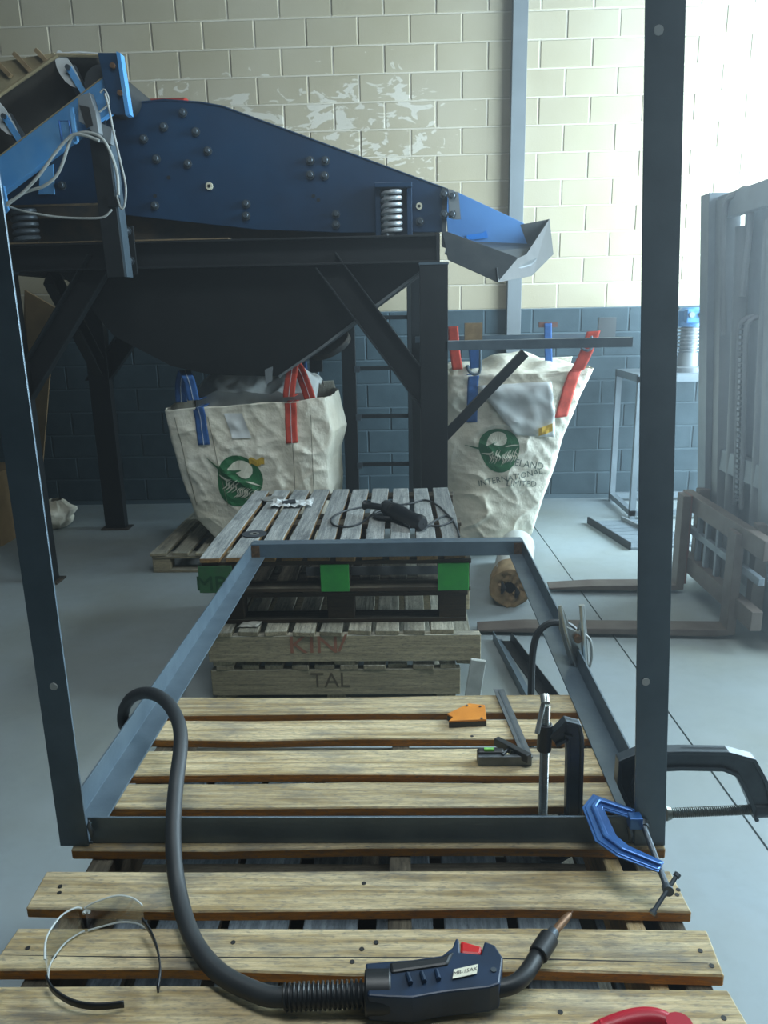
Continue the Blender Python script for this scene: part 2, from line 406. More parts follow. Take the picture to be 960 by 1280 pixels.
def text_mb(txt, size, fn, align='CENTER', extrude=0.0, space=1.0, res=2):
    """lettering as mesh; fn maps the flat text point (x,y) to world"""
    cu = bpy.data.curves.new('t', 'FONT'); cu.body = txt; cu.size = size; cu.align_x = align; cu.align_y = 'CENTER'; cu.resolution_u = res; cu.space_character = space
    o = bpy.data.objects.new('t', cu); COL.objects.link(o)
    bpy.context.view_layer.update()
    dg = bpy.context.evaluated_depsgraph_get(); e = o.evaluated_get(dg); me = e.to_mesh()
    mb = MB(); mb.add([fn(q.co.x, q.co.y) for q in me.vertices], [tuple(p.vertices) for p in me.polygons])
    e.to_mesh_clear(); bpy.data.objects.remove(o); bpy.data.curves.remove(cu)
    return mb
CSEC = lambda h, f, t: [(0, 0), (h, 0), (h, f), (h-t, f), (h-t, t), (t, t), (t, f), (0, f)]
LSEC = lambda a, b, t: [(0, 0), (a, 0), (a, t), (t, t), (t, b), (0, b)]

# ================================================================== SETTING
def struct(o): o['kind'] = 'structure'; return o
WY = 6.70
# ---- floor: two concrete slabs with an open saw-cut joint, on a dark base
fl = struct(MB().box((-5.0, -6.0, -.12), (4.2, 6.9, -.012)).build('floor', M['joint']))
jx = lambda y: 1.19-.0314*y
sl = MB().prism([(-5.0, -6.0, -.012), (jx(-6)-.004, -6.0, -.012), (jx(6.9)-.004, 6.9, -.012), (-5.0, 6.9, -.012)], (0, 0, .012)).build('concrete_slab', M['floor'], fl)
sl = MB().prism([(jx(-6)+.004, -6.0, -.012), (4.2, -6.0, -.012), (4.2, 6.9, -.012), (jx(6.9)+.004, 6.9, -.012)], (0, 0, .012)).build('concrete_slab', M['floor'], fl)
# ---- back wall: concrete blocks with recessed joints
wb_ = struct(MB().box((-5.0, WY+.006, 0), (4.2, WY+.2, 5.2)).build('wall_back', M['mortar'], None))
MODX, MODZ = .407, .203
def block_geo(w, h):
    b = .005; d = .03; hw, hh = w/2, h/2
    vs = [(-hw, 0+b, -hh), (hw, b, -hh), (hw, b, hh), (-hw, b, hh), (-hw+b, 0, -hh+b), (hw-b, 0, -hh+b), (hw-b, 0, hh-b), (-hw+b, 0, hh-b), (-hw, d, -hh), (hw, d, -hh), (hw, d, hh), (-hw, d, hh)]
    fs = [(4, 5, 6, 7), (0, 1, 5, 4), (1, 2, 6, 5), (2, 3, 7, 6), (3, 0, 4, 7), (8, 9, 1, 0), (9, 10, 2, 1), (10, 11, 3, 2), (11, 8, 0, 3)]
    return vs, fs
bv, bf = block_geo(MODX-.011, MODZ-.011)
first = None; stuff = MB(); nb = 0
def block_seen(x, z):
    # visible past the machine, the bags, the pallets and the forklift
    if not (-3.5 < x < 3.4 and z < 4.05): return False
    if -2.5 < x < -.35 and 1.75 < z < 2.95: return False
    if -2.9 < x < -1.9 and 1.55 < z < 2.4: return False
    if -.35 <= x < .2 and 1.75 < z < 2.6: return False
    if x < .05 and z < 1.2 and not -2.9 < x < -1.7: return False
    if z < .5 and x < .9: return False
    if x > 2.35 and z < 2.6: return False
    if x < -2.9 and z < 2.9: return False
    return True
for k in range(0, 26):
    zc = .035+MODZ*(k+.5)
    off = .081 if k % 2 == 0 else .284
    for i in range(-14, 12):
        xc = off+MODX*(i+.5)
        if xc < -4.9 or xc > 4.1: continue
        if block_seen(xc, zc) and nb < 300:
            nb += 1
            if first is None:
                mbk = MB(); mbk.add(bv, bf)
                first = mbk.build('block', M['wall'], wb_, loc=None)
                first.location = (xc, WY, zc)
            else:
                o = first.copy(); COL.objects.link(o); o.parent = wb_; o.location = (xc, WY+random.uniform(-.0015, .0015), zc); o.rotation_euler = (random.uniform(-.004, .004), 0, random.uniform(-.004, .004))
        else:
            stuff.add([(x+xc, y+WY, z+zc) for x, y, z in bv], bf)
stuff.build('blockwork', M['wall'], wb_, kind='stuff')
# steel column against the wall
tr = MB(); x0, x1 = (0.873,6.660,2.821)[0], (0.988,6.660,2.818)[0]
tr.box((x0, 6.62, 1.0), (x1, 6.632, 5.2)); tr.box((x1-.012, 6.632, 1.0), (x1, 6.70, 5.2)); tr.box((x0, 6.632, 1.0), (x0+.012, 6.70, 5.2))
struct(tr.build('trim_1', M['trim'], bevel=.002))
# rest of the shed, out of view
struct(MB().box((-5.2, -6.0, 0), (-5.0, 6.9, 5.2)).build('wall_left', M['darkplain']))
wr = MB(); wr.box((4.2, -6.0, 0), (4.4, 1.3, 5.2)); wr.box((4.2, 6.5, 0), (4.4, 6.9, 5.2)); wr.box((4.2, 1.3, 4.4), (4.4, 6.5, 5.2))
struct(wr.build('wall_right', M['plain']))
wf = MB(); wf.box((-5.2, -6.2, 0), (-2.2, -6.0, 5.2)); wf.box((4.0, -6.2, 0), (4.4, -6.0, 5.2)); wf.box((-2.2, -6.2, 4.2), (4.0, -6.0, 5.2))
struct(wf.build('wall_front', M['darkplain']))
struct(MB().box((-5.2, -6.2, 5.2), (4.4, 6.9, 5.35)).build('ceiling', M['darkplain']))

# ================================================================== VIBRATING SCREEN
scr = thing('vibrating_screen', 'big navy blue steel vibrating screen on black legs beside the block wall', 'machine', (-1.1, 5.2, 0))
PY = 4.76   # outer face of the near side plate
pl = [(-2.327,4.760,2.502),(-2.139,4.760,2.652),(-1.650,4.760,2.833),(-1.347,4.760,2.854),(-1.142,4.760,2.836),(-1.015,4.760,2.812),(-0.465,4.760,2.610),(0.270,4.760,2.340),(0.256,4.760,2.108),(-0.343,4.760,2.117),(-0.865,4.760,2.147),(-1.667,4.760,2.249),(-2.094,4.760,2.286),(-2.353,4.760,2.323)]
plate = MB().prism(pl, (0, .014, 0)).build('side_plate', M['navy'], scr, bevel=.003)
MB().prism([(x, 5.72, z) for x, y, z in pl], (0, .014, 0)).build('side_plate', M['navy'], scr)
# deck and cross tubes between the plates
MB().prism([(-2.3, 4.775, 2.42), (.25, 4.775, 2.16), (.25, 4.775, 2.18), (-2.3, 4.775, 2.44)], (0, .944, 0)).build('screen_deck', M['dustysteel'], scr)
for x, z in ((-1.9, 2.52), (-1.1, 2.62), (-.3, 2.4)):
    MB().cyl((x, 4.774, z), (x, 5.72, z), .05).build('cross_tube', M['navy'], scr, smooth=True)
MB().prism([(-2.42, 4.86, 2.086), (.2, 4.86, 2.086), (.2, 4.86, 2.14), (-.4, 4.86, 2.18), (-2.42, 4.86, 2.38)], (0, .8, 0)).build('under_pan', M['dustysteel'], scr)
# rim lit along the top of the plate
MB().tube(pl[2:8], .006, 6).build('plate_edge', M['navy'], plate, smooth=True)
bo = None
def bolt_mesh(r, h):
    mb = MB(); mb.tube([(0, 0, 0), (0, -h*.25, 0), (0, -h*.26, 0), (0, -h*.9, 0), (0, -h, 0)], [r*1.5, r*1.5, r, r*.95, r*.75], 8)
    return mb
for p in [(-1.243,4.760,2.785),(-1.361,4.760,2.713),(-1.178,4.760,2.683),(-1.483,4.760,2.653),(-1.116,4.760,2.580),(-1.419,4.760,2.545),(-1.239,4.760,2.514),(-1.453,4.760,2.293),(-0.912,4.760,2.289),(-0.917,4.760,2.223),(-0.525,4.760,2.514),(-0.437,4.760,2.512),(-0.528,4.760,2.437),(-0.445,4.760,2.431),(-0.387,4.760,2.220),(-0.389,4.760,2.162),(0.106,4.760,2.169),(-1.991,4.760,2.416)]:
    if bo is None:
        bo = bolt_mesh(.017, .034).build('bolt', M['bolt'], plate, smooth=True, loc=(0, 0, 0)); bo.location = V(p)-scr.location
    else: inst(bo, 'bolt', plate, p)
for p, r in (((-1.122,4.760,2.391), .022), ((0.102,4.760,2.253), .02)):
    mb = MB(); mb.tube([V(p)+V((0, .0, 0)), V(p)+V((0, -.014, 0))], [r, r*.95], 12); w_ = mb.build('washer', M['ivory'], plate, smooth=True)
    MB().tube([V(p)+V((0, -.014, 0)), V(p)+V((0, -.017, 0))], [r*.42, r*.42], 8).build('hole_disc', M['ink'], plate)
for p in [(-1.358,4.760,2.444),(-1.448,4.760,2.346),(-0.515,4.760,2.324),(-0.487,4.760,2.301)]:
    MB().tube([V(p), V(p)+V((0, -.0025, 0))], [.011, .011], 8).build('hole_disc', M['ink'], plate)
# red vibrator motor showing above the plate
p = V((-1.460,5.200,2.932)); mb = MB(); mb.tube([p+V((-.16, 0, -.08)), p+V((-.13, 0, -.08)), p+V((.13, 0, -.08)), p+V((.16, 0, -.08))], [.09, .12, .12, .09], 16)
mb.box(p+V((-.1, -.14, -.4)), p+V((.1, .14, -.15)))
mb.build('vibrator_motor', M['redmotor'], scr, smooth=True)
# dusty lower side rail at the left
lr = MB(); a, b = V((-2.344,4.700,2.337)), V((-1.659,4.700,2.303))
lr.box((a.x, 4.67, b.z-.075), (b.x, 4.755, b.z-.012)); lr.build('lower_rail', M['dustysteel'], scr)
MB().box((a.x, 4.668, b.z-.012), (b.x, 4.757, b.z)).build('dust_layer', M['dust'], scr)
MB().prism([(-2.105,4.740,2.493),(-2.024,4.740,2.530),(-2.037,4.740,2.366),(-2.131,4.740,2.368)], (0, .012, 0)).build('blue_bracket', M['blue'], scr)
# spring pocket and springs
sp = V((-0.059,4.710,2.101)); top = V((-0.055,4.710,2.345)).z
pk = MB(); xl, xr = (-0.153,4.700,2.286)[0], (0.060,4.700,2.281)[0]
pk.box((xl, 4.69, 2.085), (xl+.03, 4.76, top+.02)); pk.box((xr-.03, 4.69, 2.085), (xr, 4.76, top+.02)); pk.box((xl, 4.64, top), (xr, 4.76, top+.025))
pk.build('spring_pocket', M['navy'], scr, bevel=.003)
MB().box((xl+.03, 4.753, 2.085), (xr-.03, 4.759, top)).build('pocket_back', M['torchblue'], scr)
coil((sp.x, 4.69, 2.092), (0, 0, 1), .052, top-2.10, 7.2, .0125).build('coil_spring', M['spring'], scr, smooth=True)
sp2 = V((-2.195,4.680,2.120)); coil((sp2.x, 4.66, 2.09), (0, 0, 1), .062, .19, 5.2, .014).build('coil_spring', M['spring_dark'], scr, smooth=True)
for x in (-2.2, .0): coil((x, 5.8, 2.09), (0, 0, 1), .055, .2, 6, .013).build('coil_spring', M['spring_dark'], scr, smooth=True)
# support frame: channels open towards the front
fr = MB(); fr.prof(CSEC(.153, .075, .011), (-2.5, 4.68, 1.93), (.215, 4.68, 1.93), (0, 0, 1), (0, -1, 0))
beam = fr.build('frame_beam', M['blacksteel'], scr, bevel=.0015)
MB().box((-2.5, 4.602, 2.083), (-1.0, 4.676, 2.091)).build('dust_layer', M['dust'], beam)
MB().box((.195, 4.6, 1.93), (.215, 4.68, 2.083)).build('end_plate', M['blacksteel'], beam)
fr = MB(); fr.prof(CSEC(.153, .075, .011), (-2.5, 5.86, 1.93), (.215, 5.86, 1.93), (0, 0, 1), (0, 1, 0)); fr.build('frame_beam', M['blacksteel'], scr)
for x in (-2.45, .12):
    MB().prof(CSEC(.153, .07, .011), (x, 4.68, 1.93), (x, 5.86, 1.93), (0, 0, 1), (1, 0, 0)).build('cross_beam', M['blacksteel'], scr)
for (x0, x1, y0) in ((.098, .262, 4.6), (-2.45, -2.285, 4.6), (.06, .2, 5.86), (-2.43, -2.27, 5.86)):
    lg = MB(); lg.prof(CSEC(x1-x0, .075, .009), (x0, y0, 0), (x0, y0, 1.93), (1, 0, 0), (0, 1, 0))
    lego = lg.build('leg', M['blacksteel'], scr, bevel=.002)
    MB().box((x0-.03, y0-.03, 0), (x1+.03, y0+.11, .012)).build('foot_plate', M['dustysteel'], lego)
    MB().box((x0-.004, y0-.004, 1.918), (x1+.004, y0+.08, 1.93)).build('cap_plate', M['steel'], lego)
def brace(p0, p1, h=.15, f=.07):
    p0, p1 = V(p0), V(p1); d = (p1-p0).normalized(); n = V((0, -1, 0)); u = d.cross(n).normalized()
    return MB().prof(CSEC(h, f, .009), p0-u*h/2, p1-u*h/2, u, n)
brace((-0.446,4.680,1.957), (0.160,4.680,1.132)).build('brace', M['blacksteel'], scr, bevel=.0015)
brace((-1.774,4.680,1.977), (-2.427,4.680,1.118)).build('brace', M['blacksteel'], scr, bevel=.0015)
brace((-2.047,5.940,1.579), (-2.407,5.940,1.148), .15).build('brace', M['blacksteel'], scr)
def ybrace(x, y0, z0, y1, z1):
    p0, p1 = V((x, y0, z0)), V((x, y1, z1)); d = (p1-p0).normalized(); n = V((1, 0, 0)); u = d.cross(n).normalized()
    return MB().prof(CSEC(.14, .07, .009), p0-u*.07, p1-u*.07, u, n)
ybrace(-2.36, 5.2, 1.93, 5.85, 1.28).build('brace', M['blacksteel'], scr)
ybrace(.12, 5.2, 1.93, 5.85, 1.28).build('brace', M['blacksteel'], scr)
# hopper funnel
def hop(u, v):
    # v 0 top .. 1 bottom ; u around
    xl = [(-2.05, 1.93), (-1.78, 1.55), (-1.45, 1.36), (-1.22, 1.30)]
    xr = [(.17, 1.93), (-.19, 1.68), (-.5, 1.46), (-.78, 1.28)]
    t = v*3; i = min(int(t), 2); f = t-i
    lx = xl[i][0]*(1-f)+xl[i+1][0]*f; lz = xl[i][1]*(1-f)+xl[i+1][1]*f
    rx = xr[i][0]*(1-f)+xr[i+1][0]*f; rz = xr[i][1]*(1-f)+xr[i+1][1]*f
    yf = 4.72+.10*v; yb = 5.7-.14*v
    s = u*4
    if s < 1: return (lx+(rx-lx)*s, yf, lz+(rz-lz)*s)
    if s < 2: return (rx, yf+(yb-yf)*(s-1), rz)
    if s < 3: return (rx+(lx-rx)*(s-2), yb, rz+(lz-rz)*(s-2))
    return (lx, yb+(yf-yb)*(s-3), lz)
hp = MB().grid(hop, 32, 9, wrap=True).build('hopper', M['hopper'], scr)
lp = [(.172, 4.715, 1.93), (-.19, 4.748, 1.68), (-.5, 4.783, 1.46), (-.785, 4.818, 1.28)]
MB().ribbon(lp, .014, .02, (0, 1, 0)).build('hopper_lit_edge', M['trim'], hp)  # pale grey lip draws the lit edge of the hopper sheet in colour
MB().prism([(-0.869,4.800,1.326),(-0.818,4.800,1.345),(-0.828,4.800,1.256),(-0.870,4.800,1.232)], (0, .008, 0)).build('hopper_tab', M['trim'], hp)
# discharge chute
ch = MB(); ch.prism([(0.236,4.730,2.101),(0.260,4.730,2.109),(0.683,4.730,1.953),(0.563,4.730,1.816),(0.269,4.730,1.949)], (0, .01, 0))
chute = ch.build('discharge_chute', M['chutedark'], scr, bevel=.002)
MB().prism([(0.288,5.450,2.444),(0.373,5.450,2.422),(0.819,5.450,2.217),(0.892,5.450,2.108),(0.797,5.450,2.018),(0.310,5.450,2.121)], (0, .01, 0)).build('chute_wall', M['chuteblue'], chute, bevel=.002)
a, b = V((0.251,4.740,1.981)), V((0.649,4.740,1.882)); c_, d_ = V((0.798,5.450,1.997)), V((0.310,5.450,2.111))
MB().prism([a, V((0.545,4.740,1.853)), V((0.819,5.100,1.926)), V((0.997,5.430,2.063)), d_], (0, 0, .01)).build('chute_floor', M['chutedark'], chute)
n0, n1 = V((0.562,4.720,1.815)), V((0.551,4.720,1.897)); m0, m1 = V((0.821,5.100,1.862)), V((0.782,5.100,1.994)); f0, f1 = V((1.017,5.440,2.013)), V((0.982,5.440,2.237))
MB().add([n0, n1, m1, m0, f1, f0], [(0, 1, 2, 3), (3, 2, 4, 5)]).build('end_plate', M['blacksteel'], chute, solid=.01)  # black colour puts the shade of this unlit face into the plate
MB().prism([V((0.793,5.450,2.207)), V((0.982,5.440,2.237)), V((1.004,5.440,2.064)), V((0.873,5.450,2.016))], (0, .01, 0)).build('end_cheek', M['chutedark'], chute)
a = V((0.541,5.440,2.105)); MB().prism([(0.433,5.440,2.148),(0.540,5.440,2.161),(0.567,5.440,2.176),(0.578,5.440,2.130),(0.562,5.440,2.125),(0.439,5.440,2.118)], (0, .006, 0)).build('paint_patch', M['bright_blue_tape'], chute)
br = MB(); br.prism([(0.237,4.740,2.351),(0.269,4.740,2.341),(0.255,4.740,2.017),(0.232,4.740,2.026)], (0, .012, 0)); br.build('flange', M['chutedark'], scr)
fb = MB(); fb.prism([(0.291,4.720,2.325),(0.328,4.720,2.320),(0.343,4.720,2.172),(0.296,4.720,2.173)], (0, .008, 0)); fb.prism([(0.270,4.760,2.336),(0.298,4.760,2.331),(0.303,4.760,2.178),(0.275,4.760,2.196)], (0, -.05, 0)); fb.build('flange_bracket', M['trim'], scr)
for p in [(0.245,4.720,2.309),(0.245,4.720,2.201),(0.291,4.720,2.299),(0.291,4.720,2.200)]: inst(bo, 'bolt', scr, p)
# hanger arms for the bulk bags, carried by the right leg
ha = MB(); a, b = V((0.244,4.620,1.459)), V((1.346,4.620,1.452)); ha.box((a.x, 4.60, a.z-.028), (b.x, 4.655, a.z+.028)); arm = ha.build('hanger_arm', M['steel'], scr, bevel=.002)
hb = MB(); d0, d1 = V((0.225,4.630,0.893)), V((0.720,4.630,1.408)); hb.ribbon([d0, d1], .055, .05, (0, 1, 0)); hb.build('hanger_brace', M['blacksteel'], scr, bevel=.002)
ra = MB(); a2, b2 = V((0.280,5.300,1.472)), V((1.284,5.300,1.474)); ra.box((a2.x-.2, 5.28, a2.z-.02), (b2.x, 5.33, a2.z+.02)); ra.build('hanger_arm', M['steel'], scr)
MB().box((.20, 4.66, a2.z-.02), (.26, 5.9, a2.z+.03)).build('hanger_beam', M['blacksteel'], scr)
for p0, p1, mt in (((0.388,4.950,1.581), (0.500,4.950,1.450), 'kraft'), ((0.912,5.280,1.571), (1.036,5.280,1.537), 'mastred'), ((1.228,4.950,1.598), (1.336,4.950,1.449), 'trim')):
    MB().box((p0[0], p0[1], p1[2]), (p1[0], p0[1]+.03, p0[2])).build('hanger_plate', M[mt], scr)
for a, b in (((0.483,4.930,1.451), (0.485,4.930,1.292)), ((1.179,4.930,1.487), (1.192,4.930,1.428))):
    a, b = V(a), V(b); MB().tube(smoothpath([a, b, b+V((-.03, 0, -.03)), b+V((-.07, 0, -.01)), b+V((-.08, 0, .03))], 4), .009, 8).build('hook', M['steel'], scr, smooth=True)

# ================================================================== BELT CONVEYOR
cv = thing('belt_conveyor', 'bright blue inclined belt conveyor feeding the navy screen at upper left', 'conveyor', (-1.9, 4.7, 0))
r0, r1 = V((-2.372,4.400,2.298)), V((-1.499,4.400,2.824))
d = (r1-r0).normalized(); u = d.cross(V((0, 1, 0))).normalized()
if u.z < 0: u = -u
r0 = r0-d*.7
MB().prof(CSEC(.15, .06, .007), r0-u*.075+V((0, 0, 0)), r1-u*.075, u, (0, 1, 0)).build('side_rail', M['blue'], cv, bevel=.002)
MB().prof(CSEC(.15, .06, .007), r0-u*.075+V((0, .9, 0)), r1-u*.075+V((0, .9, 0)), u, (0, -1, 0)).build('side_rail', M['blue'], cv)
MB().prof([(0, 0), (.006, 0), (.006, .058), (0, .058)], r0+u*.0755, r1+u*.0755, u, (0, 1, 0)).build('lit_flange_strip', M['tan'], cv)  # pale strip gives the rail's top flange its lit look in colour
# trough belt: low in the middle, raised edges, running up the incline
e0, e1 = V((-2.268,4.420,2.737)), V((-1.788,4.420,2.995)); e0 = e0-(e1-e0).normalized()*.5
def beltf(u_, v_):
    q = e0.lerp(e1, u_); y = v_*.86; k = abs(v_-.5)*2; return (q.x, 4.42+y, q.z-.20*(1-k**1.6))
belt = MB().grid(beltf, 10, 14).build('belt', M['belt'], cv, smooth=True, solid=.014)
h1 = V((-1.556,4.420,2.985))
def headf(u_, v_):
    q = e1.lerp(h1, u_); y = v_*.86; k = abs(v_-.5)*2; dz = .20*(1-k**1.6); return (q.x, 4.42+y, q.z-dz*(1-.35*u_))
MB().grid(headf, 5, 14).build('belt', M['belt'], cv, smooth=True, solid=.014)
MB().tube([e0+V((0, -.004, 0)), e1+V((0, -.004, 0)), h1+V((0, -.004, 0))], .010, 6).build('belt_edge', M['tan'], belt)
sk0, sk1 = V((-2.679,5.200,3.180)), V((-2.127,5.200,3.245))
MB().prism([sk0, sk1, sk1+V((0, 0, -.12)), sk0+V((0, 0, -.2))], (0, .03, 0)).build('skirt_board', M['tan'], cv)
for k in range(4):
    q = sk0.lerp(sk1, .15+.25*k); MB().ribbon([q+V((-.05, -.02, .02)), q+V((.05, -.02, -.09))], .025, .03, (0, 1, 0)).build('skirt_rib', M['kraft'], cv)
MB().cyl(h1+V((-.02, .02, -.13)), h1+V((-.02, .84, -.13)), .10, n=20).build('head_drum', M['rubber'], cv, smooth=True)
# idler brackets rising from the rail
for q0, q1, q2 in ((((-1.667,4.410,2.804)), ((-1.737,4.410,2.931)), ((-1.763,4.410,2.988))), (((-2.029,4.410,2.557)), ((-2.111,4.410,2.708)), ((-2.140,4.410,2.778)))):
    q0, q1, q2 = V(q0), V(q1), V(q2)
    ib = MB().ribbon([q0, q1], .03, .012, (0, 1, 0)).build('idler_bracket', M['blue'], cv)
    t_ = (q1-q0).normalized(); s_ = V((t_.z, 0, -t_.x))
    outl = [q1+s_*.06*math.cos(a)*(1 if math.cos(a) < 0 else .35)+t_*.10*math.sin(a) for a in [2*math.pi*k/16 for k in range(16)]]
    MB().prism([p_+V((0, .008, 0)) for p_ in outl], (0, .012, 0)).build('idler_plate', M['white'], ib)
    MB().cyl(q1+V((0, .02, 0)), q1+V((.0, .30, -.17)), .035, n=14).build('idler_roller', M['spring_dark'], ib, smooth=True)
    MB().cyl(q1+V((0, -.02, 0)), q1+V((0, .01, 0)), .014, n=8).build('idler_bolt', M['bolt'], ib)
# head end plates
hpn = MB(); hpn.prism([(-1.558,4.360,2.983),(-1.458,4.360,2.980),(-1.431,4.360,2.690),(-1.524,4.360,2.693)], (0, .012, 0)); hd = hpn.build('head_plate', M['navy'], cv, bevel=.002)
MB().prism([(-1.458,4.350,2.984),(-1.438,4.350,2.976),(-1.419,4.350,2.688),(-1.441,4.350,2.685)], (0, .06, 0)).build('head_flange', M['blue'], hd)
MB().prism([(x, 5.3, z) for x, y, z in [(-1.558,4.360,2.983),(-1.458,4.360,2.980),(-1.431,4.360,2.690),(-1.524,4.360,2.693)]], (0, .012, 0)).build('head_plate', M['navy'], cv)
for p in [(-1.482,4.360,2.918),(-1.458,4.360,2.790)]: MB().tube([V(p), V(p)+V((0, -.02, 0))], .014, 8).build('bolt', M['copper'], hd)
MB().tube([(-1.792,4.420,2.999),(-1.673,4.420,3.003),(-1.572,4.420,2.993)], .008, 6).build('belt_guard_rod', M['white'], cv)
# grey clamp bracket, blue hanger loop and support post bolted to the screen's frame
MB().prism([(-1.680,4.340,2.779),(-1.614,4.340,2.796),(-1.592,4.340,2.701),(-1.587,4.340,2.602),(-1.614,4.340,2.587),(-1.642,4.340,2.634),(-1.690,4.340,2.658)], (0, .06, 0)).build('clamp_bracket', M['trim'], cv, bevel=.004)
MB().prism([(-1.674,4.335,2.736),(-1.625,4.335,2.724),(-1.614,4.335,2.640),(-1.650,4.335,2.625)], (0, .006, 0)).build('bracket_recess', M['ink'], cv)
MB().tube([(-1.787,4.335,2.552),(-1.790,4.335,2.663),(-1.739,4.335,2.662),(-1.732,4.335,2.581)], .006, 6).build('cable_loop', M['clampblue'], cv)
MB().prism([(-1.725,4.330,2.718),(-1.708,4.330,2.725),(-1.706,4.330,2.564),(-1.725,4.330,2.553)], (0, .03, 0)).build('rail_strap', M['blue'], cv)
MB().tube(smoothpath([(-1.558,4.335,2.790),(-1.532,4.335,2.804),(-1.517,4.335,2.744),(-1.573,4.335,2.700)], 4), .005, 6).build('wire_tie', M['greycable'], cv)
po = MB(); pt, pb = V((-1.639,4.460,2.632)), V((-1.590,4.460,1.882))
po.prof(LSEC(.10, .08, .009), (pb.x-.075, 4.44, 1.88), (pt.x-.045, 4.44, pt.z+.12), (1, 0, 0), (0, 1, 0)); post = po.build('support_post', M['blacksteel'], cv, bevel=.002)
MB().prof([(0, 0), (.012, 0), (.012, .10), (0, .10)], (pb.x+.025, 4.445, 1.88), (pt.x+.055, 4.445, pt.z), (1, 0, 0), (0, 1, 0)).build('post_edge', M['steel'], post)
mp_ = MB(); mp_.prism([(-1.614,4.585,2.159),(-1.539,4.585,2.166),(-1.539,4.585,1.899),(-1.625,4.585,1.888)], (0, .014, 0)); mpo = mp_.build('mounting_plate', M['blacksteel'], cv, bevel=.002)
for p in [(-1.574,4.585,2.137),(-1.573,4.585,1.975)]: inst(bo, 'bolt', mpo, p)
MB().prism([(-1.611,4.400,2.669),(-1.537,4.400,2.636),(-1.554,4.400,2.559),(-1.630,4.400,2.576)], (0, .05, 0)).build('junction_bracket', M['trim'], cv)
MB().prism([(-1.613,4.430,2.300),(-1.555,4.430,2.299),(-1.556,4.430,2.250),(-1.614,4.430,2.251)], (0, .04, 0)).build('post_collar', M['blacksteel'], cv)
MB().prism([(-2.192,4.360,2.345),(-2.146,4.360,2.360),(-2.138,4.360,2.238),(-2.168,4.360,2.215)], (0, .02, 0)).build('rail_strap', M['blue'], cv)
# lower end of the conveyor standing on the floor, off to the left
MB().box((-3.6, 4.42, 0), (-3.52, 4.5, 1.45)).build('support_leg', M['blacksteel'], cv)
MB().box((-3.6, 5.25, 0), (-3.52, 5.33, 1.45)).build('support_leg', M['blacksteel'], cv)
def cable(name, path, r, mat, label, cat='cable', n=6, group=None):
    return tag(MB().tube(smoothpath(path, n), r, 8).build(name, mat, smooth=True), label, cat, group)
cable('power_cable', [(-2.129,4.330,2.255),(-2.024,4.330,2.317),(-1.906,4.330,2.350),(-1.819,4.330,2.419),(-1.740,4.330,2.569),(-1.694,4.330,2.599),(-1.634,4.330,2.601),(-1.577,4.330,2.576),(-1.541,4.330,2.521),(-1.511,4.330,2.407),(-1.515,4.330,2.293)], .0085, M['greycable'], 'pale grey cable looping from the blue rail over the bracket')
cable('power_cable', [(-2.113,4.310,2.264),(-2.033,4.310,2.306),(-1.926,4.310,2.394),(-1.816,4.310,2.509),(-1.739,4.310,2.576),(-1.699,4.310,2.591),(-1.645,4.310,2.582),(-1.580,4.310,2.557)], .0085, M['greycable'], 'pale grey cable running close under the blue rail')
cable('power_cable', [(-1.521,4.300,2.776),(-1.508,4.300,2.709),(-1.496,4.300,2.595),(-1.477,4.300,2.460),(-1.461,4.300,2.335),(-1.475,4.300,2.244),(-1.495,4.300,2.220),(-1.508,4.300,2.256),(-1.513,4.300,2.288)], .006, M['greycable'], 'thin grey cable hanging in a long loop beside the support post')
cable('power_cable', [(-2.145,4.380,2.257),(-2.061,4.380,2.231),(-1.888,4.380,2.198),(-1.713,4.380,2.186),(-1.624,4.380,2.192),(-1.576,4.380,2.228)], .006, M['greycable'], 'thin grey cable sagging across below the blue rail')

# ================================================================== PALLETS
from mathutils.bvhtree import BVHTree
def board(parent, name, c, length, width, thick, axis, mat, jit=.004, segs=4, endj=.006, root=None):
    """one sawn board, its long side along local X"""
    mb = MB(); hw, ht = width/2, thick/2
    off0, off1 = random.uniform(-endj, endj), random.uniform(-endj, endj)
    for i in range(segs+1):
        t = i/segs; x = -length/2+length*t
        ja = random.uniform(-jit, jit); jb = random.uniform(-jit, jit)
        xa = x+(off0 if i == 0 else off1 if i == segs else 0); xb = x-(off0 if i == 0 else off1 if i == segs else 0)
        mb.v += [V((xa, -hw+ja, -ht)), V((xb, hw+jb, -ht)), V((xb, hw+jb, ht)), V((xa, -hw+ja, ht))]
    for i in range(segs):
        for k in range(4): mb.f.append((i*4+k, i*4+(k+1) % 4, i*4+4+(k+1) % 4, i*4+4+k))
    mb.f.append((3, 2, 1, 0)); e = segs*4; mb.f.append((e, e+1, e+2, e+3))
    me = bpy.data.meshes.new(name); me.from_pydata([tuple(q) for q in mb.v], [], mb.f); me.materials.append(mat)
    bm = bmesh.new(); bm.from_mesh(me); bmesh.ops.recalc_face_normals(bm, faces=bm.faces); bm.to_mesh(me); bm.free()
    o = bpy.data.objects.new(name, me); COL.objects.link(o); o.parent = parent
    o.location = V(c)-parent.location
    if axis == 'Y': o.rotation_euler = (0, 0, R(90))
    md = o.modifiers.new('b', 'BEVEL'); md.width = .0025; md.segments = 1; md.limit_method = 'ANGLE'
    return o
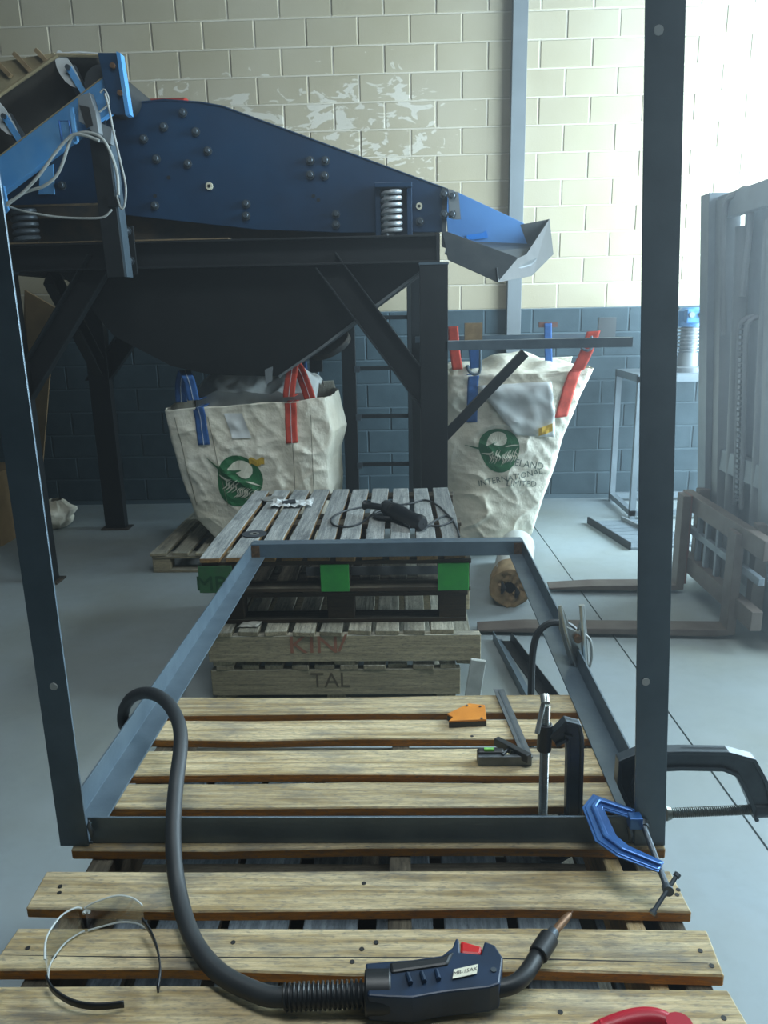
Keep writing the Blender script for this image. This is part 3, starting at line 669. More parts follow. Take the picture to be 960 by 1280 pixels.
def pallet(label, x0, x1, y0, y1, z0, h, axis, spans, md, ms, style='stringer', stringers=None, group='timber pallets', tb=.022, jit=.004):
    p = thing('timber_pallet', label, 'pallet', ((x0+x1)/2, (y0+y1)/2, z0), group)
    zt = z0+h-tb/2; out = {'root': p, 'deck': [], 'str': [], 'block': []}
    for (a, b) in spans:
        if axis == 'X': out['deck'].append(board(p, 'deck_board', ((x0+x1)/2+random.uniform(-.008, .008), (a+b)/2, zt), x1-x0, b-a, tb, 'X', md, jit))
        else: out['deck'].append(board(p, 'deck_board', ((a+b)/2, (y0+y1)/2+random.uniform(-.012, .012), zt), y1-y0, b-a, tb, 'Y', md, jit))
    lo, hi = z0+.02, z0+h-tb
    if style == 'stringer':
        if axis == 'X':
            for x in (stringers or (x0+.05, (x0+x1)/2, x1-.05)):
                out['str'].append(board(p, 'stringer', (x, (y0+y1)/2, (lo+hi)/2), y1-y0-.02, .042, hi-lo, 'Y', ms, .001, 2, .003))
            for y in (y0+.06, (y0+y1)/2, y1-.06): board(p, 'bottom_board', ((x0+x1)/2, y, z0+.01), x1-x0-.02, .09, .02, 'X', ms)
        else:
            for y in (stringers or (y0+.022, (y0+y1)/2, y1-.022)):
                out['str'].append(board(p, 'stringer', ((x0+x1)/2, y, (lo+hi)/2), x1-x0, .042, hi-lo, 'X', ms, .001, 2, .003))
            for x in (x0+.06, (x0+x1)/2, x1-.06): board(p, 'bottom_board', (x, (y0+y1)/2, z0+.01), y1-y0-.02, .09, .02, 'Y', ms)
    else:   # blocks, deck along Y
        hb = hi-.02
        for y in (y0+.05, (y0+y1)/2, y1-.05):
            board(p, 'cross_board', ((x0+x1)/2, y, hi-.01), x1-x0, .095, .02, 'X', ms)
            board(p, 'bottom_board', ((x0+x1)/2, y, z0+.01), x1-x0, .095, .02, 'X', ms)
            for x in (x0+.065, (x0+x1)/2, x1-.065): out['block'].append(board(p, 'block', (x, y, (lo+hb)/2), .12, .09, hb-lo, 'X', ms, .001, 1, .001))
    return out
def even(a, b, n, w, j=.006):
    s = (b-a-w)/(n-1); return [(a+i*s+random.uniform(-j, j), a+i*s+w+random.uniform(-j, j)) for i in range(n)]
# --- front stack under the welded frame
pallet('pine pallet at the bottom of the stack nearest the camera', -.65, .47, .84, 1.86, 0, .165, 'Y', even(-.65, .47, 8, .10), M['wood_dark'], M['wood_dark'], group='pallets of the front stack')
pallet('pine pallet second from the floor in the stack nearest the camera', -.66, .46, .83, 1.85, .165, .165, 'X', even(.83, 1.85, 8, .09), M['wood_dark'], M['wood_dark'], group='pallets of the front stack')
pallet('blue-grey stained pallet seen through the gaps of the top front pallet', -.64, .47, .82, 1.86, .33, .165, 'Y', even(-.64, .47, 8, .115), M['wood_blue'], M['wood_dark'], group='pallets of the front stack')
tp = pallet('pale pine pallet on top of the front stack holding the welding torch', -.672, .484, .83, 1.852, .495, .165, 'X', [(.83, .936), (.967, 1.059), (1.096, 1.187), (1.25, 1.335), (1.379, 1.463), (1.493, 1.593), (1.641, 1.727), (1.759, 1.852)], M['wood_a'], M['wood_dark'], stringers=(-.60, -.02, .445), group='pallets of the front stack', jit=.006)
board(tp['root'], 'stringer', (.385, 1.34, .575), .98, .03, .12, 'Y', M['wood_new'], .001, 2)
nl = None
for di, pts in ((1, [(-0.631,1.011,0.660),(-0.579,0.993,0.660),(0.462,1.010,0.660),(0.469,0.981,0.660),(-0.058,1.024,0.661),(-0.081,1.011,0.660),(-0.095,0.986,0.660),(-0.294,1.024,0.660)]), (2, [(-0.638,1.149,0.661),(-0.633,1.134,0.660),(0.473,1.143,0.660),(0.467,1.131,0.660),(-0.085,1.158,0.660)]), (6, [(0.153,1.649,0.660)]), (0, [(0.451,0.890,0.660),(0.217,0.898,0.660)])):
    for p in pts:
        d_ = tp['deck'][di]
        if nl is None:
            nl = MB().tube([(0, 0, -.001), (0, 0, .0008)], .0042, 8).build('nail_hole', M['ink'], d_, loc=(0, 0, 0))
            nl.location = V(p)-tp['root'].location-d_.location
        else: inst(nl, 'nail_hole', d_, p)
for di, pts in ((1, [(-0.663,0.997,0.660),(-0.472,0.994,0.660),(-0.237,0.994,0.660),(0.007,0.995,0.660),(0.235,0.992,0.660),(0.465,0.986,0.660)]), (5, [(0.089,1.538,0.660),(0.180,1.541,0.660),(0.271,1.537,0.660),(0.417,1.543,0.660)])):
    MB().ribbon(pts, [.0004]+[.0022]*(len(pts)-2)+[.0006], .0006, (0, 0, 1)).build('split', M['ink'], tp['deck'][di])
# --- rear stack
t1 = pallet('pale pallet stencilled TAL at the foot of the rear stack', -.87, .23, 3.05, 4.25, 0, .165, 'Y', even(-.85, .22, 10, .085), M['wood_b'], M['wood_b'], group='pallets of the rear stack', jit=.008)
t2 = pallet('pale pallet with long front stringer marked KIN in red', -.87, .315, 3.04, 4.26, .165, .165, 'Y', even(-.86, .20, 9, .095), M['wood_b'], M['wood_b'], group='pallets of the rear stack', jit=.006)
t3 = pallet('dark unpainted pallet between the green-ended pallet and the KIN pallet', -.85, .265, 3.13, 4.3, .33, .165, 'Y', even(-.85, .265, 9, .09), M['wood_dark'], M['wood_dark'], 'block', group='pallets of the rear stack')
t4 = pallet('grey pallet with bright green painted block ends carrying the angle grinder', -.885, .275, 3.075, 4.335, .495, .165, 'Y', [(-.885+.116*i, -.885+.116*i+.09) for i in range(10)], M['wood_grey'], M['wood_dark'], 'block', group='pallets of the rear stack', jit=.005)
fy = 3.05
def stencil(txt, size, c, mat, parent, y, sx=1.0):
    c = V(c); return text_mb(txt, size, lambda a, b: (c.x+a*sx, y, c.z+b)).build('stencil_text', mat, parent)
stencil('TAL', .10, (-0.343,3.050,0.089), M['inkdark'], t1['root'], 3.0485, 1.0)
stencil('KIN', .115, (-0.409,3.040,0.263), M['inkred'], t2['root'], 3.0385, 1.15)
stencil('/', .115, (-0.283,3.040,0.269), M['inkred'], t2['root'], 3.0385, 1.5)
for (a, b, mt) in (((-0.895,3.070,0.618), (-0.750,3.070,0.474), 'greendark'), ((-0.369,3.070,0.611), (-0.247,3.070,0.475), 'green'), ((0.132,3.070,0.613), (0.265,3.070,0.470), 'green')):
    MB().box((a[0], 3.068, .50), (b[0], 3.082, .622)).build('painted_end', M[mt], t4['root'], bevel=.002)
stencil('MP', .095, (-0.843,3.070,0.541), M['inkgreen'], t4['root'], 3.0665, 1.1)
# broken front end of the outermost deck board
# --- low pallet under the left bag
pallet('low dusty pallet on the floor under the left bulk bag', -1.70, -.55, 4.78, 5.85, 0, .14, 'Y', even(-1.70, -.55, 8, .105), M['wood_b'], M['wood_b'], 'block', group='floor pallets')

# ================================================================== WELDED STEEL FRAME
sf = thing('welded_frame', 'angle iron frame with two tall uprights lying across the pallet stacks', 'steel frame', (-.1, 2.2, .66))
T = .005
MB().prof(LSEC(.06, .06, T), (-.684, 1.264, .66), (-.66, 3.10, .66), (0, 0, 1), (1, 0, 0)).build('side_rail', M['steel'], sf, bevel=.001)
MB().prof(LSEC(.06, .06, T), (.488, 1.264, .66), (.492, 3.10, .66), (0, 0, 1), (-1, 0, 0)).build('side_rail', M['steel'], sf, bevel=.001)
MB().prof(LSEC(.058, .06, T), (-.629, 1.266, .66), (.43, 1.266, .66), (0, 0, 1), (0, 1, 0)).build('front_rail', M['steel'], sf, bevel=.001)
rr = MB(); rr.box((-.655, 3.052, .661), (.487, 3.057, .722)); rr.box((-.655, 3.057, .717), (.487, 3.112, .722)); rr.build('rear_rail', M['steel'], sf, bevel=.001)
for x in (-.655, .45):
    MB().box((x, 3.0505, .664), (x+.035, 3.052, .715)).build('heat_tint', M['copper'], sf)
def upright(x0, x1, side, lean):
    top = 2.66; sh = (top-.66)*math.tan(R(lean))
    mb = MB(); p0 = V((x0 if side < 0 else x1, 1.258, .66)); p1 = p0+V((sh, 0, top-.66))
    mb.prof(LSEC(abs(x1-x0), .06, T), p0, p1, (-side, 0, 0), (0, 1, 0))
    return mb.build('upright', M['steel'], sf, bevel=.001)
pl_ = upright(-.686, -.630, -1, 0.3); pr_ = upright(.430, .488, 1, -2.97)
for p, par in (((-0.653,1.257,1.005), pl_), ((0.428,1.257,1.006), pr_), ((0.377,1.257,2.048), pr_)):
    mb = MB(); q = V(p); mb.tube([q, q+V((0, -.0015, 0))], [.0075, .007], 12); mb.build('hole_disc', M['white'], par)  # white discs painted as the light seen through the holes
for p in [(-0.620,1.255,0.702),(0.418,1.255,0.696)]: # weld beads
    q = V(p); MB().tube([q+V((0, 0, -.02)), q+V((.002, -.001, -.008)), q+V((-.002, 0, .006)), q+V((0, 0, .018))], [.002, .005, .0045, .002], 8).build('weld_bead', M['bolt'], sf, smooth=True)

# ================================================================== BULK BAGS
def curve_at(pts, t):
    n = len(pts)-1; k = min(int(t*n), n-1); f = t*n-k; a, b = V(pts[k]), V(pts[k+1]); return a.lerp(b, f)
def bag_mesh(le, re, depth, seed, amp):
    def fn(u, v):
        a = curve_at(le, v); b = curve_at(re, v); y0 = a.y
        s = u*4; bul = .05*math.sin(math.pi*min(1, v*1.0+.05))
        nz = lambda p, k: noise.noise(V(p)*k+V((seed, seed*2, 0)))
        if s < 1.6:
            t = s/1.6; q = a.lerp(b, t)
            e = math.sin(math.pi*t)**.5
            rid = lambda p, k: (1-abs(nz(p, k))*2.2)**3 if abs(nz(p, k)) < .45 else 0
            w = amp*(nz((q.x, 0, q.z), 2.6)+.5*nz((q.x*1.6+q.z, 1, q.z*2.2-q.x), 5)-.55*rid((q.x*.8-q.z*1.0, 2, q.z*1.2+q.x*.5), 4.2)-.4*rid((q.x*1.2+q.z*.9, 7, q.z*.7), 6.0)-.2*rid((q.x*.5, 11, q.z*1.5), 11)+.12*nz((q.x, 3, q.z), 18))
            return (q.x, y0-bul*e*.8+w*(.4+.6*e)+.04*(1-e), q.z+.012*nz((q.x, 0, 4), 5)*(v > .97))
        if s < 2: t = (s-1.6)/.4; q = b; return (q.x+.05*math.sin(math.pi*t)+amp*nz((5, t*2, q.z), 4), y0+.04+depth*t, q.z)
        if s < 3.6: t = (s-2)/1.6; q = b.lerp(a, t); return (q.x, y0+depth+amp*nz((q.x, 9, q.z), 4), q.z+v*.05)
        t = (s-3.6)/.4; return (a.x-.04*math.sin(math.pi*t)+amp*nz((9, t*2, a.z), 4), y0+.04+depth*(1-t), a.z)
    mb = MB(); mb.grid(fn, 260, 110, wrap=True)
    n = 260; mb.f.append(tuple(range(n)))   # floor of the bag
    return mb
def conform(bvh, off):
    def fn(x, z, y=3.0):
        h = bvh.ray_cast(V((x, y, z)), V((0, 1, 0)))
        return (h[0]+V((0, -off, 0))) if h[0] else V((x, 5.0, z))
    return fn
def strap(path, w, mat, parent, stitched=True, name='strap', cf=None, nlow=0):
    path = smoothpath(path, 5); mb = MB(); n = len(path)
    def f(u, v):
        i = min(int(round(v*(n-1))), n-1); p = path[i]; x = p.x+(u-.5)*w; z = p.z+(u-.5)*w*.05
        if cf and i < nlow*5: q = cf(x, z); return V((x, q.y-.003, z))
        return V((x, p.y, z))
    mb.grid(f, 6, n-1)
    o = mb.build(name, mat, parent, smooth=True, solid=.004)
    if stitched:
        MB().tube([f(.5, i/(n-1))+V((0, -.004, 0)) for i in range(n)], .0022, 5).build('stitching', M['stitch'], o)
    return o
def logo(parent, cf, cx, cz, r, rot, sq=1.0):
    ca, sa = math.cos(rot), math.sin(rot)
    def at(a, b, off=None): return cf(cx+(a*ca-b*sa)*r*sq, cz+(a*sa+b*ca)*r)
    mb = MB()
    def ring(u, v):
        th = 2*math.pi*u; rad = (.02+.98*v)*(1+.05*math.sin(3*th+1)-.06*math.cos(2*th)); return at(rad*math.cos(th), rad*math.sin(th))
    mb.grid(ring, 36, 8, wrap=True)
    em = mb.build('printed_emblem', M['logogreen'], parent)
    def streak(pts, w, mat=M['labelwhite']):
        pts = smoothpath([(a, b, 0) for a, b in pts], 5); m2 = MB(); n = len(pts)
        def f(u, v):
            i = min(int(round(v*(n-1))), n-1); p = pts[i]; q = pts[min(i+1, n-1)]-pts[max(i-1, 0)]; nn = V((-q.y, q.x, 0)).normalized()
            p = p+nn*(u-.5)*w*max(.15, math.sin(math.pi*v)); return at(p.x, p.y)+V((0, -.005, 0))
        m2.grid(f, 1, n-1); m2.build('emblem_streak', mat, em)
    streak([(-.5, .42), (-.1, .62), (.3, .55), (.5, .35)], .5)           # pale leaf body
    streak([(-.15, .35), (.25, .3), (.5, .42)], .3)
    random.seed(3)
    for k in range(13):
        x0 = -.35+.10*k; z0 = .12-.02*k-random.uniform(0, .25)
        streak([(x0, z0), (x0-.16, z0-.16), (x0-.14, z0-.34), (x0-.32, z0-.5)], random.uniform(.05, .085))
    streak([(-.85, .15), (-.5, -.02), (-.3, .05)], .1); streak([(.3, .05), (.6, .0), (.95, -.1)], .07)
    streak([(-1.45, .78), (-.9, .42), (-.5, .3), (-.1, .4), (.3, .48)], .13, M['logogreen'])
    return em
# left bag, standing half full on the low pallet
le = [(-1.223,4.860,0.195),(-1.297,4.860,0.218),(-1.396,4.860,0.331),(-1.479,4.860,0.616),(-1.521,4.860,0.851),(-1.552,4.860,1.076)]
re = [(-0.588,4.860,0.187),(-0.527,4.860,0.358),(-0.499,4.860,0.537),(-0.502,4.860,0.735),(-0.464,4.860,0.918),(-0.517,4.860,1.134)]
b1 = thing('bulk_bag', 'cream bulk bag under the hopper with one blue and one red front strap', 'bulk bag', (-1.0, 5.2, .14), 'woven bulk bags')
mbk = bag_mesh(le, re, .75, 3.1, .022); b1m = mbk.build('fabric_body', M['bag'], b1, smooth=True, solid=.003)
bv1 = BVHTree.FromPolygons([tuple(v) for v in mbk.v], mbk.f); cf1 = conform(bv1, .006)
q = V((-1.083,4.820,0.614)); logo(b1, cf1, q.x, q.z, .158, -.15)
q = V((-0.960,4.820,0.739)); MB().grid(lambda u, v: cf1(q.x+(u-.5)*.10, q.z+(v-.5)*.045+.01*math.sin(u*9))+V((0, -.004, 0)), 6, 3).build('printed_mark', M['yellow'], b1)
def cpath(cf, pts): return [cf(p[0], p[2]) for p in pts]
strap(cpath(cf1, [(-1.301,4.820,0.850),(-1.311,4.820,0.979),(-1.322,4.820,1.092)])+[V(p) for p in [(-1.341,4.830,1.142),(-1.354,4.830,1.233),(-1.369,4.830,1.293)]]+[V(p) for p in [(-1.421,4.950,1.320),(-1.449,4.950,1.234),(-1.455,4.950,1.115)]], .075, M['strapblue'], b1, cf=cf1, nlow=3)
strap(cpath(cf1, [(-0.725,4.820,0.856),(-0.729,4.820,0.980),(-0.728,4.820,1.092)])+[V(p) for p in [(-0.732,4.830,1.152),(-0.710,4.830,1.281),(-0.691,4.830,1.360)]]+[V(p) for p in [(-0.674,4.950,1.312),(-0.637,4.950,1.209),(-0.610,4.950,1.116)]], .075, M['strapred'], b1, cf=cf1, nlow=3)
strap([V(p) for p in [(-1.410,5.500,1.068),(-1.398,5.500,1.148),(-1.377,5.500,1.194),(-1.364,5.500,1.067)]], .06, M['strapred'], b1, False)
strap([V(p) for p in [(-0.707,5.500,1.056),(-0.716,5.500,1.227),(-0.728,5.500,1.340),(-0.751,5.500,1.228)]], .06, M['strapblue'], b1, False)
def crumple(u, v):
    x = -1.38+.80*u; yy = 5.0+.55*v; z = 1.10+.10*math.sin(math.pi*v)+.13*math.sin(math.pi*u)**.5*(.4+.6*v)
    p = V((x*5, yy*5, 1)); return (x, yy, z+.07*noise.noise(p)+.04*abs(noise.noise(p*2.3))-.12*(v < .02))
MB().grid(crumple, 40, 24).build('liner', M['liner'], b1, smooth=True, solid=.002)
MB().grid(lambda u, v: cf1(-1.16+.12*u+.05*v, 1.05-.16*v)+V((0, -.006-.01*noise.noise(V((u*3, v*3, 1))), 0)), 8, 8).build('liner_flap', M['liner'], b1, smooth=True)
for xs in (-1.26, -1.48, -.72, -.60):
    MB().tube([cf1(xs+(.10 if xs < -1 else 0)*(1.0-z)/.6, z) for z in [1.03-.045*k for k in range(14)]], .0022, 5).build('seam', M['thread'], b1m)
# right bag, hanging slack from the hanger arms
le = [(0.243,5.000,0.053),(0.232,5.000,0.281),(0.243,5.000,0.560),(0.249,5.000,0.777),(0.265,5.000,1.043),(0.316,5.000,1.249)]
re = [(0.854,5.000,0.148),(0.903,5.000,0.328),(0.970,5.000,0.560),(1.045,5.000,0.818),(1.129,5.000,1.054),(1.211,5.000,1.273)]
b2 = thing('bulk_bag', 'cream bulk bag lettered INTERNATIONAL hanging from the steel arm', 'bulk bag', (.7, 5.3, 0), 'woven bulk bags')
mbk = bag_mesh(le, re, .6, 8.7, .026); mbk.build('fabric_body', M['bag'], b2, smooth=True, solid=.003)
bv2 = BVHTree.FromPolygons([tuple(v) for v in mbk.v], mbk.f); cf2 = conform(bv2, .006)
q = V((0.620,4.960,0.768)); logo(b2, cf2, q.x, q.z, .138, .35)
def curved(txt, px, size, rot, sx=1.0):
    c = V(px); ca, sa = math.cos(rot), math.sin(rot)
    text_mb(txt, size, lambda a, b: cf2(c.x+(a*ca-b*sa)*sx, c.z+a*sa+b*ca)).build('printed_lettering', M['inkgrey'], b2)
curved('ZEELAND', (0.785,4.960,0.669), .064, -.2)
curved('INTERNATIONAL', (0.698,4.960,0.578), .056, .16)
curved('LIMITED', (0.773,4.960,0.534), .058, -.1)
def flap(u, v):
    p = V((0.473,4.900,1.184)).lerp(V((0.949,4.900,1.205)), u); w = V((0.719,4.900,0.866)).lerp(V((0.988,4.900,0.841)), u); q = p.lerp(w, v)
    return cf2(q.x, q.z)+V((0, -.012-.02*math.sin(math.pi*v)-.02*noise.noise(V((u*4, v*4, 2))), 0))
MB().grid(flap, 14, 14).build('document_pouch', M['liner'], b2, smooth=True, solid=.002)
q = V((0.914,4.900,0.884)); MB().grid(lambda u, v: cf2(q.x+(u-.5)*.09, q.z+(v-.5)*.05+.03*u)+V((0, -.05, 0)), 4, 3).build('printed_mark', M['yellow'], b2)
strap(cpath(cf2, [(1.020,4.960,0.972),(1.051,4.960,1.096),(1.083,4.960,1.208)])+[V(p) for p in [(1.108,4.950,1.279),(1.158,4.950,1.388),(1.198,4.950,1.516)]], .085, M['strapred'], b2, False, cf=cf2, nlow=3)
strap(cpath(cf2, [(0.440,4.960,0.951),(0.444,4.960,1.096),(0.448,4.960,1.209)])+[V(p) for p in [(0.459,4.980,1.299),(0.447,4.980,1.450)]], .07, M['strapblue'], b2, False, cf=cf2, nlow=3)
strap([V(p) for p in [(0.984,5.270,1.295),(0.974,5.270,1.428),(0.969,5.270,1.564)]], .05, M['strapblue'], b2, False)
strap([V(p) for p in [(0.361,5.200,1.274),(0.339,5.200,1.417),(0.328,5.200,1.558)]], .07, M['strapred'], b2, False)
def crumple2(u, v):
    a = V((0.316,5.000,1.228)).lerp(V((1.202,5.000,1.253)), u); z = a.z+.10*math.sin(math.pi*u)*v+.04*noise.noise(V((u*6, v*4, 5)))+.02*v
    return (a.x, 5.02+.5*v, z)
MB().grid(crumple2, 30, 14).build('bag_top', M['bag'], b2, smooth=True, solid=.002)

# ================================================================== ROLL, OFFCUTS, LADDER, STAND
rl = thing('wrapped_roll', 'long roll in white plastic and brown paper lying below the hanging bag', 'roll', (.66, 4.5, 0))
A, B = V((.585, 4.10, .118)), V((.745, 4.90, .118)); ax = (B-A).normalized()
MB().tube([A+ax*.10, A+ax*.14, B], [.112, .116, .116], 24).build('plastic_wrap', M['wrapwhite'], rl, smooth=True)
def endf(u, v):
    th = 2*math.pi*u; sx_ = V((ax.y, -ax.x, 0)); r_ = .118*(1-.72*max(0, v-.45)/.55)*(1+.06*noise.noise(V((math.cos(th)*3, math.sin(th)*3, v*4))))
    return A+ax*(.2-.2*min(1, v/.45)-.02*noise.noise(V((math.cos(th)*4, math.sin(th)*4, v*6)))+.03*max(0, v-.5))+sx_*r_*math.cos(th)+V((0, 0, 1))*r_*math.sin(th)
MB().grid(endf, 30, 14, wrap=True).build('paper_end', M['kraft'], rl, smooth=True)
MB().tube([A+ax*.04, A+ax*.05], .05, 14).build('core_hole', M['ink'], rl)
for (dx, dz, s_) in ((-.045, .01, .04), (.035, -.02, .035)):
    MB().tube([A+V((dx, -.012, dz+s_)), A+V((dx+.01, -.014, dz)), A+V((dx, -.010, dz-s_))], [.004, .016, .005], 8).build('torn_fold', M['ink'], rl)
o = MB().prof(LSEC(.05, .05, .005), (.442, 3.66, 0), (.57, 2.35, 0), (1, 0, 0), (0, 0, 1)).build('angle_offcut', M['steel'], bevel=.001); tag(o, 'loose steel angle length lying closest to the rear pallet stack', 'steel bar', 'loose angle bars')
o = MB().prof(LSEC(-.05, .05, .005), (.532, 3.64, 0), (.74, 2.45, 0), (1, 0, 0), (0, 0, 1)).build('angle_offcut', M['blacksteel'], bevel=.001); tag(o, 'darker loose steel angle length lying on the floor beside the first one', 'steel bar', 'loose angle bars')
bb = thing('timber_offcut', 'short pale timber offcut leaning beside the TAL pallet', 'timber', (.28, 2.98, 0))
o = board(bb, 'plank', (.285, 2.97, .115), .22, .065, .02, 'X', M['paleplank'], .001, 2); o.rotation_euler = (R(90), R(-82), 0)
sbar = MB().prof(LSEC(.04, .04, .004), (-.45, 3.22, .520), (.16, 3.22, .520), (0, 0, 1), (0, 1, 0)).build('steel_strip', M['trim']); tag(sbar, 'bluish steel bar tucked inside the green-ended pallet', 'steel bar')
lad = thing('steel_ladder', 'black steel ladder with thin rungs standing behind the machine leg', 'ladder', (-.2, 6.25, 0))
for xa, xb in ((429, 446), (512, 524)):
    a, b = (-0.501,6.250,0.968)[0], (-0.389,6.250,0.966)[0]
    if xa > 500: a, b = (0.030,6.250,0.959)[0], (0.122,6.250,0.957)[0]
    MB().box((a, 6.22, 0), (b, 6.28, 1.95)).build('ladder_rail', M['blacksteel'], lad, bevel=.003)
for z in ((-0.153,6.250,1.616)[2], (-0.161,6.250,1.220)[2], (-0.169,6.250,0.831)[2], (-0.177,6.250,0.429)[2], .1):
    r_ = MB().box((-.42, 6.235, z-.016), (.04, 6.265, z+.016)).build('rung', M['blacksteel'], lad, bevel=.002)
    MB().box((-.40, 6.215, z-.03), (-.355, 6.235, z+.02)).build('rung_bracket', M['bolt'], r_)
ty = thing('pan_stand', 'dusty black pan on a thin pole below the hopper', 'stand', (-.6, 5.95, 0))
p = V((-0.579,5.950,1.442)); dv = (V((-0.463,5.950,1.577))-V((-0.696,5.950,1.300))).normalized()
def panf(u, v):
    th = 2*math.pi*u; r_ = .17*min(1, v*1.6); dep = -.07*(1-max(0, v-.4)/.6) if v > .4 else -.07
    s_ = V((-dv.z, 0, dv.x)); nn = V((-.35, -.5, .78)).normalized(); t_ = nn.cross(V((0, 1, 0))).normalized(); w_ = nn.cross(t_)
    return p+t_*r_*math.cos(th)+w_*r_*.8*math.sin(th)+nn*dep
MB().grid(panf, 24, 8, wrap=True).build('pan', M['dustysteel'], ty, smooth=True, solid=.008)
q = (-0.676,5.950,1.312); MB().tube([(q[0], 5.95, 0), (q[0], 5.95, q[2]-.02)], .022, 10).build('pole', M['steel'], ty, smooth=True)
MB().tube([(q[0], 5.95, 0), (q[0], 5.95, .012)], .07, 16).build('base_disc', M['blacksteel'], ty)
MB().box((q[0]-.05, 5.92, q[2]-.09), (q[0]+.05, 5.98, q[2]+.03)).build('pole_head', M['blacksteel'], ty, bevel=.006)
# stand against the wall
st = thing('steel_stand', 'thin grey steel stand against the dark lower wall at right', 'stand', (2.2, 6.1, 0))
for x in (1.80, 2.62):
    for y in (5.95, 6.56): MB().prof(LSEC(.045, .045, .005), (x, y, 0), (x, y, 1.14), (1, 0, 0), (0, 1, 0)).build('leg', M['mast'], st)
for z in (1.095, .03):
    for y in (5.95, 6.56): MB().box((1.80, y, z), (2.665, y+.045, z+.045)).build('rail', M['mast'], st)
    for x in (1.80, 2.62): MB().box((x, 5.95, z), (x+.045, 6.6, z+.045)).build('rail', M['mast'], st)
MB().box((1.80, 5.95, 1.14), (2.665, 6.605, 1.152)).build('stand_top', M['mast'], st)
mo = thing('electric_motor', 'blue finned electric motor standing upright on the steel stand', 'motor', (2.25, 6.2, 1.152))
mb = MB(); mb.tube([(2.25, 6.2, 1.152), (2.25, 6.2, 1.19), (2.25, 6.2, 1.195), (2.25, 6.2, 1.30)], [.13, .13, .08, .075], 18); mb.build('gear_flange', M['trim'], mo, smooth=True)
MB().tube([(2.25, 6.2, 1.29), (2.25, 6.2, 1.50)], .066, 18).build('motor_core', M['mast'], mo, smooth=True)
for k in range(7):
    z = 1.315+.028*k; MB().tube([(2.25, 6.2, z), (2.25, 6.2, z+.008)], .088, 18).build('fin', M['trim'], mo, smooth=True)
mb = MB(); mb.tube([(2.25, 6.2, 1.50), (2.25, 6.2, 1.52), (2.25, 6.2, 1.62), (2.25, 6.2, 1.645)], [.092, .10, .10, .075], 18); mb.build('fan_cowl', M['motorblue'], mo, smooth=True)
mb = MB(); mb.box((2.17, 6.06, 1.53), (2.31, 6.13, 1.635)); mb.build('terminal_box', M['motorblue'], mo, bevel=.01)
for x in (2.205, 2.28): MB().tube([(x, 6.06, 1.59), (x, 6.045, 1.59)], .022, 12).build('gland', M['trim'], mo, smooth=True)
# ribbed steel plate on the floor
fp = thing('ribbed_plate', 'grey ribbed steel plate lying on the floor near the wall', 'steel plate', (1.75, 5.5, 0))
MB().prism([(1.44, 5.86, 0), (1.57, 5.15, 0), (2.05, 5.22, 0), (1.95, 5.90, 0)], (0, 0, .02)).build('plate_sheet', M['mast'], fp, bevel=.002)
MB().ribbon([(1.445, 5.86, .03), (1.575, 5.15, .03)], .012, .05, (0, 0, 1)).build('plate_edge', M['blacksteel'], fp)
MB().ribbon([(1.72, 5.88, .035), (1.84, 5.4, .035)], .02, .03, (0, 0, 1)).build('plate_rib', M['trim'], fp)
for k in range(8):
    t = (k+.5)/8; a = V((1.44, 5.86, .021)).lerp(V((1.57, 5.15, .021)), t); b = V((1.95, 5.90, .021)).lerp(V((2.05, 5.22, .021)), t); MB().ribbon([a+V((.03, 0, 0)), b], .025, .004, (0, 0, 1)).build('plate_rib', M['mast'], fp)
# left-hand odds and ends
o = MB().box((-3.75, 5.42, 0), (-3.06, 5.95, .55)).build('cardboard_box', M['card'], bevel=.004); tag(o, 'plain brown cardboard box at the far left edge', 'box')
a = V((-3.154,6.400,1.960)); o = MB().prism([(-3.42, 6.42, 0), (-3.22, 6.36, 0), (-2.94, 6.58, 1.75), (-3.2, 6.62, 1.9)], (0, .02, .004)).build('cardboard_sheet', M['card']); tag(o, 'tall cardboard sheet leaning on the wall behind the left leg', 'cardboard')
def sackf(u, v):
    th = 2*math.pi*u; r_ = math.sin(math.pi*min(.98, v*.85+.08))**.6; n_ = noise.noise(V((math.cos(th)*2.2, math.sin(th)*2.2, v*4)))
    return (-2.86+.13*r_*math.cos(th)*(1+.35*n_), 5.95+.15*r_*math.sin(th)*(1+.3*n_), .005+.23*v+.02*n_*v)
tag(MB().grid(sackf, 26, 14, wrap=True).build('paper_sack', M['bag'], smooth=True), 'small crumpled pale sack on the floor by the left machine leg', 'sack')

# ================================================================== FORKLIFT
fk = thing('forklift', 'grey forklift at right edge with lowered forks pointing left', 'forklift', (2.2, 4.0, 0))
def fork(tip, heel, zt):
    tip, heel = V(tip), V(heel); d = (heel-tip).normalized(); n = V((-d.y, d.x, 0)); w = .115
    prof = [(0, .022), (0, .032), (.25, .05), ((heel-tip).length, .058), ((heel-tip).length, zt), ((heel-tip).length+.045, zt), ((heel-tip).length+.045, .03), ((heel-tip).length-.05, .018)]
    mb = MB(); mb.prism([tip+d*a+V((0, 0, b))-n*w/2 for a, b in prof], n*w); return mb.build('fork', M['forkrust'], fk, bevel=.004)
fork((.372, 3.775, 0), (1.63, 3.69, 0), .565)
fork((.86, 4.385, 0), (1.60, 4.345, 0), .60)
def ybar(x0, x1, y0, y1, z0, z1, name, mat):
    return MB().box((x0, y0, z0), (x1, y1, z1)).build(name, mat, fk, bevel=.004)
ybar(1.655, 1.71, 3.40, 4.46, .50, .60, 'carriage_bar', M['forkrust']); ybar(1.655, 1.71, 3.45, 4.44, .13, .23, 'carriage_bar', M['forkrust'])
ybar(1.67, 1.70, 3.45, 4.44, .36, .40, 'carriage_rail', M['mast'])
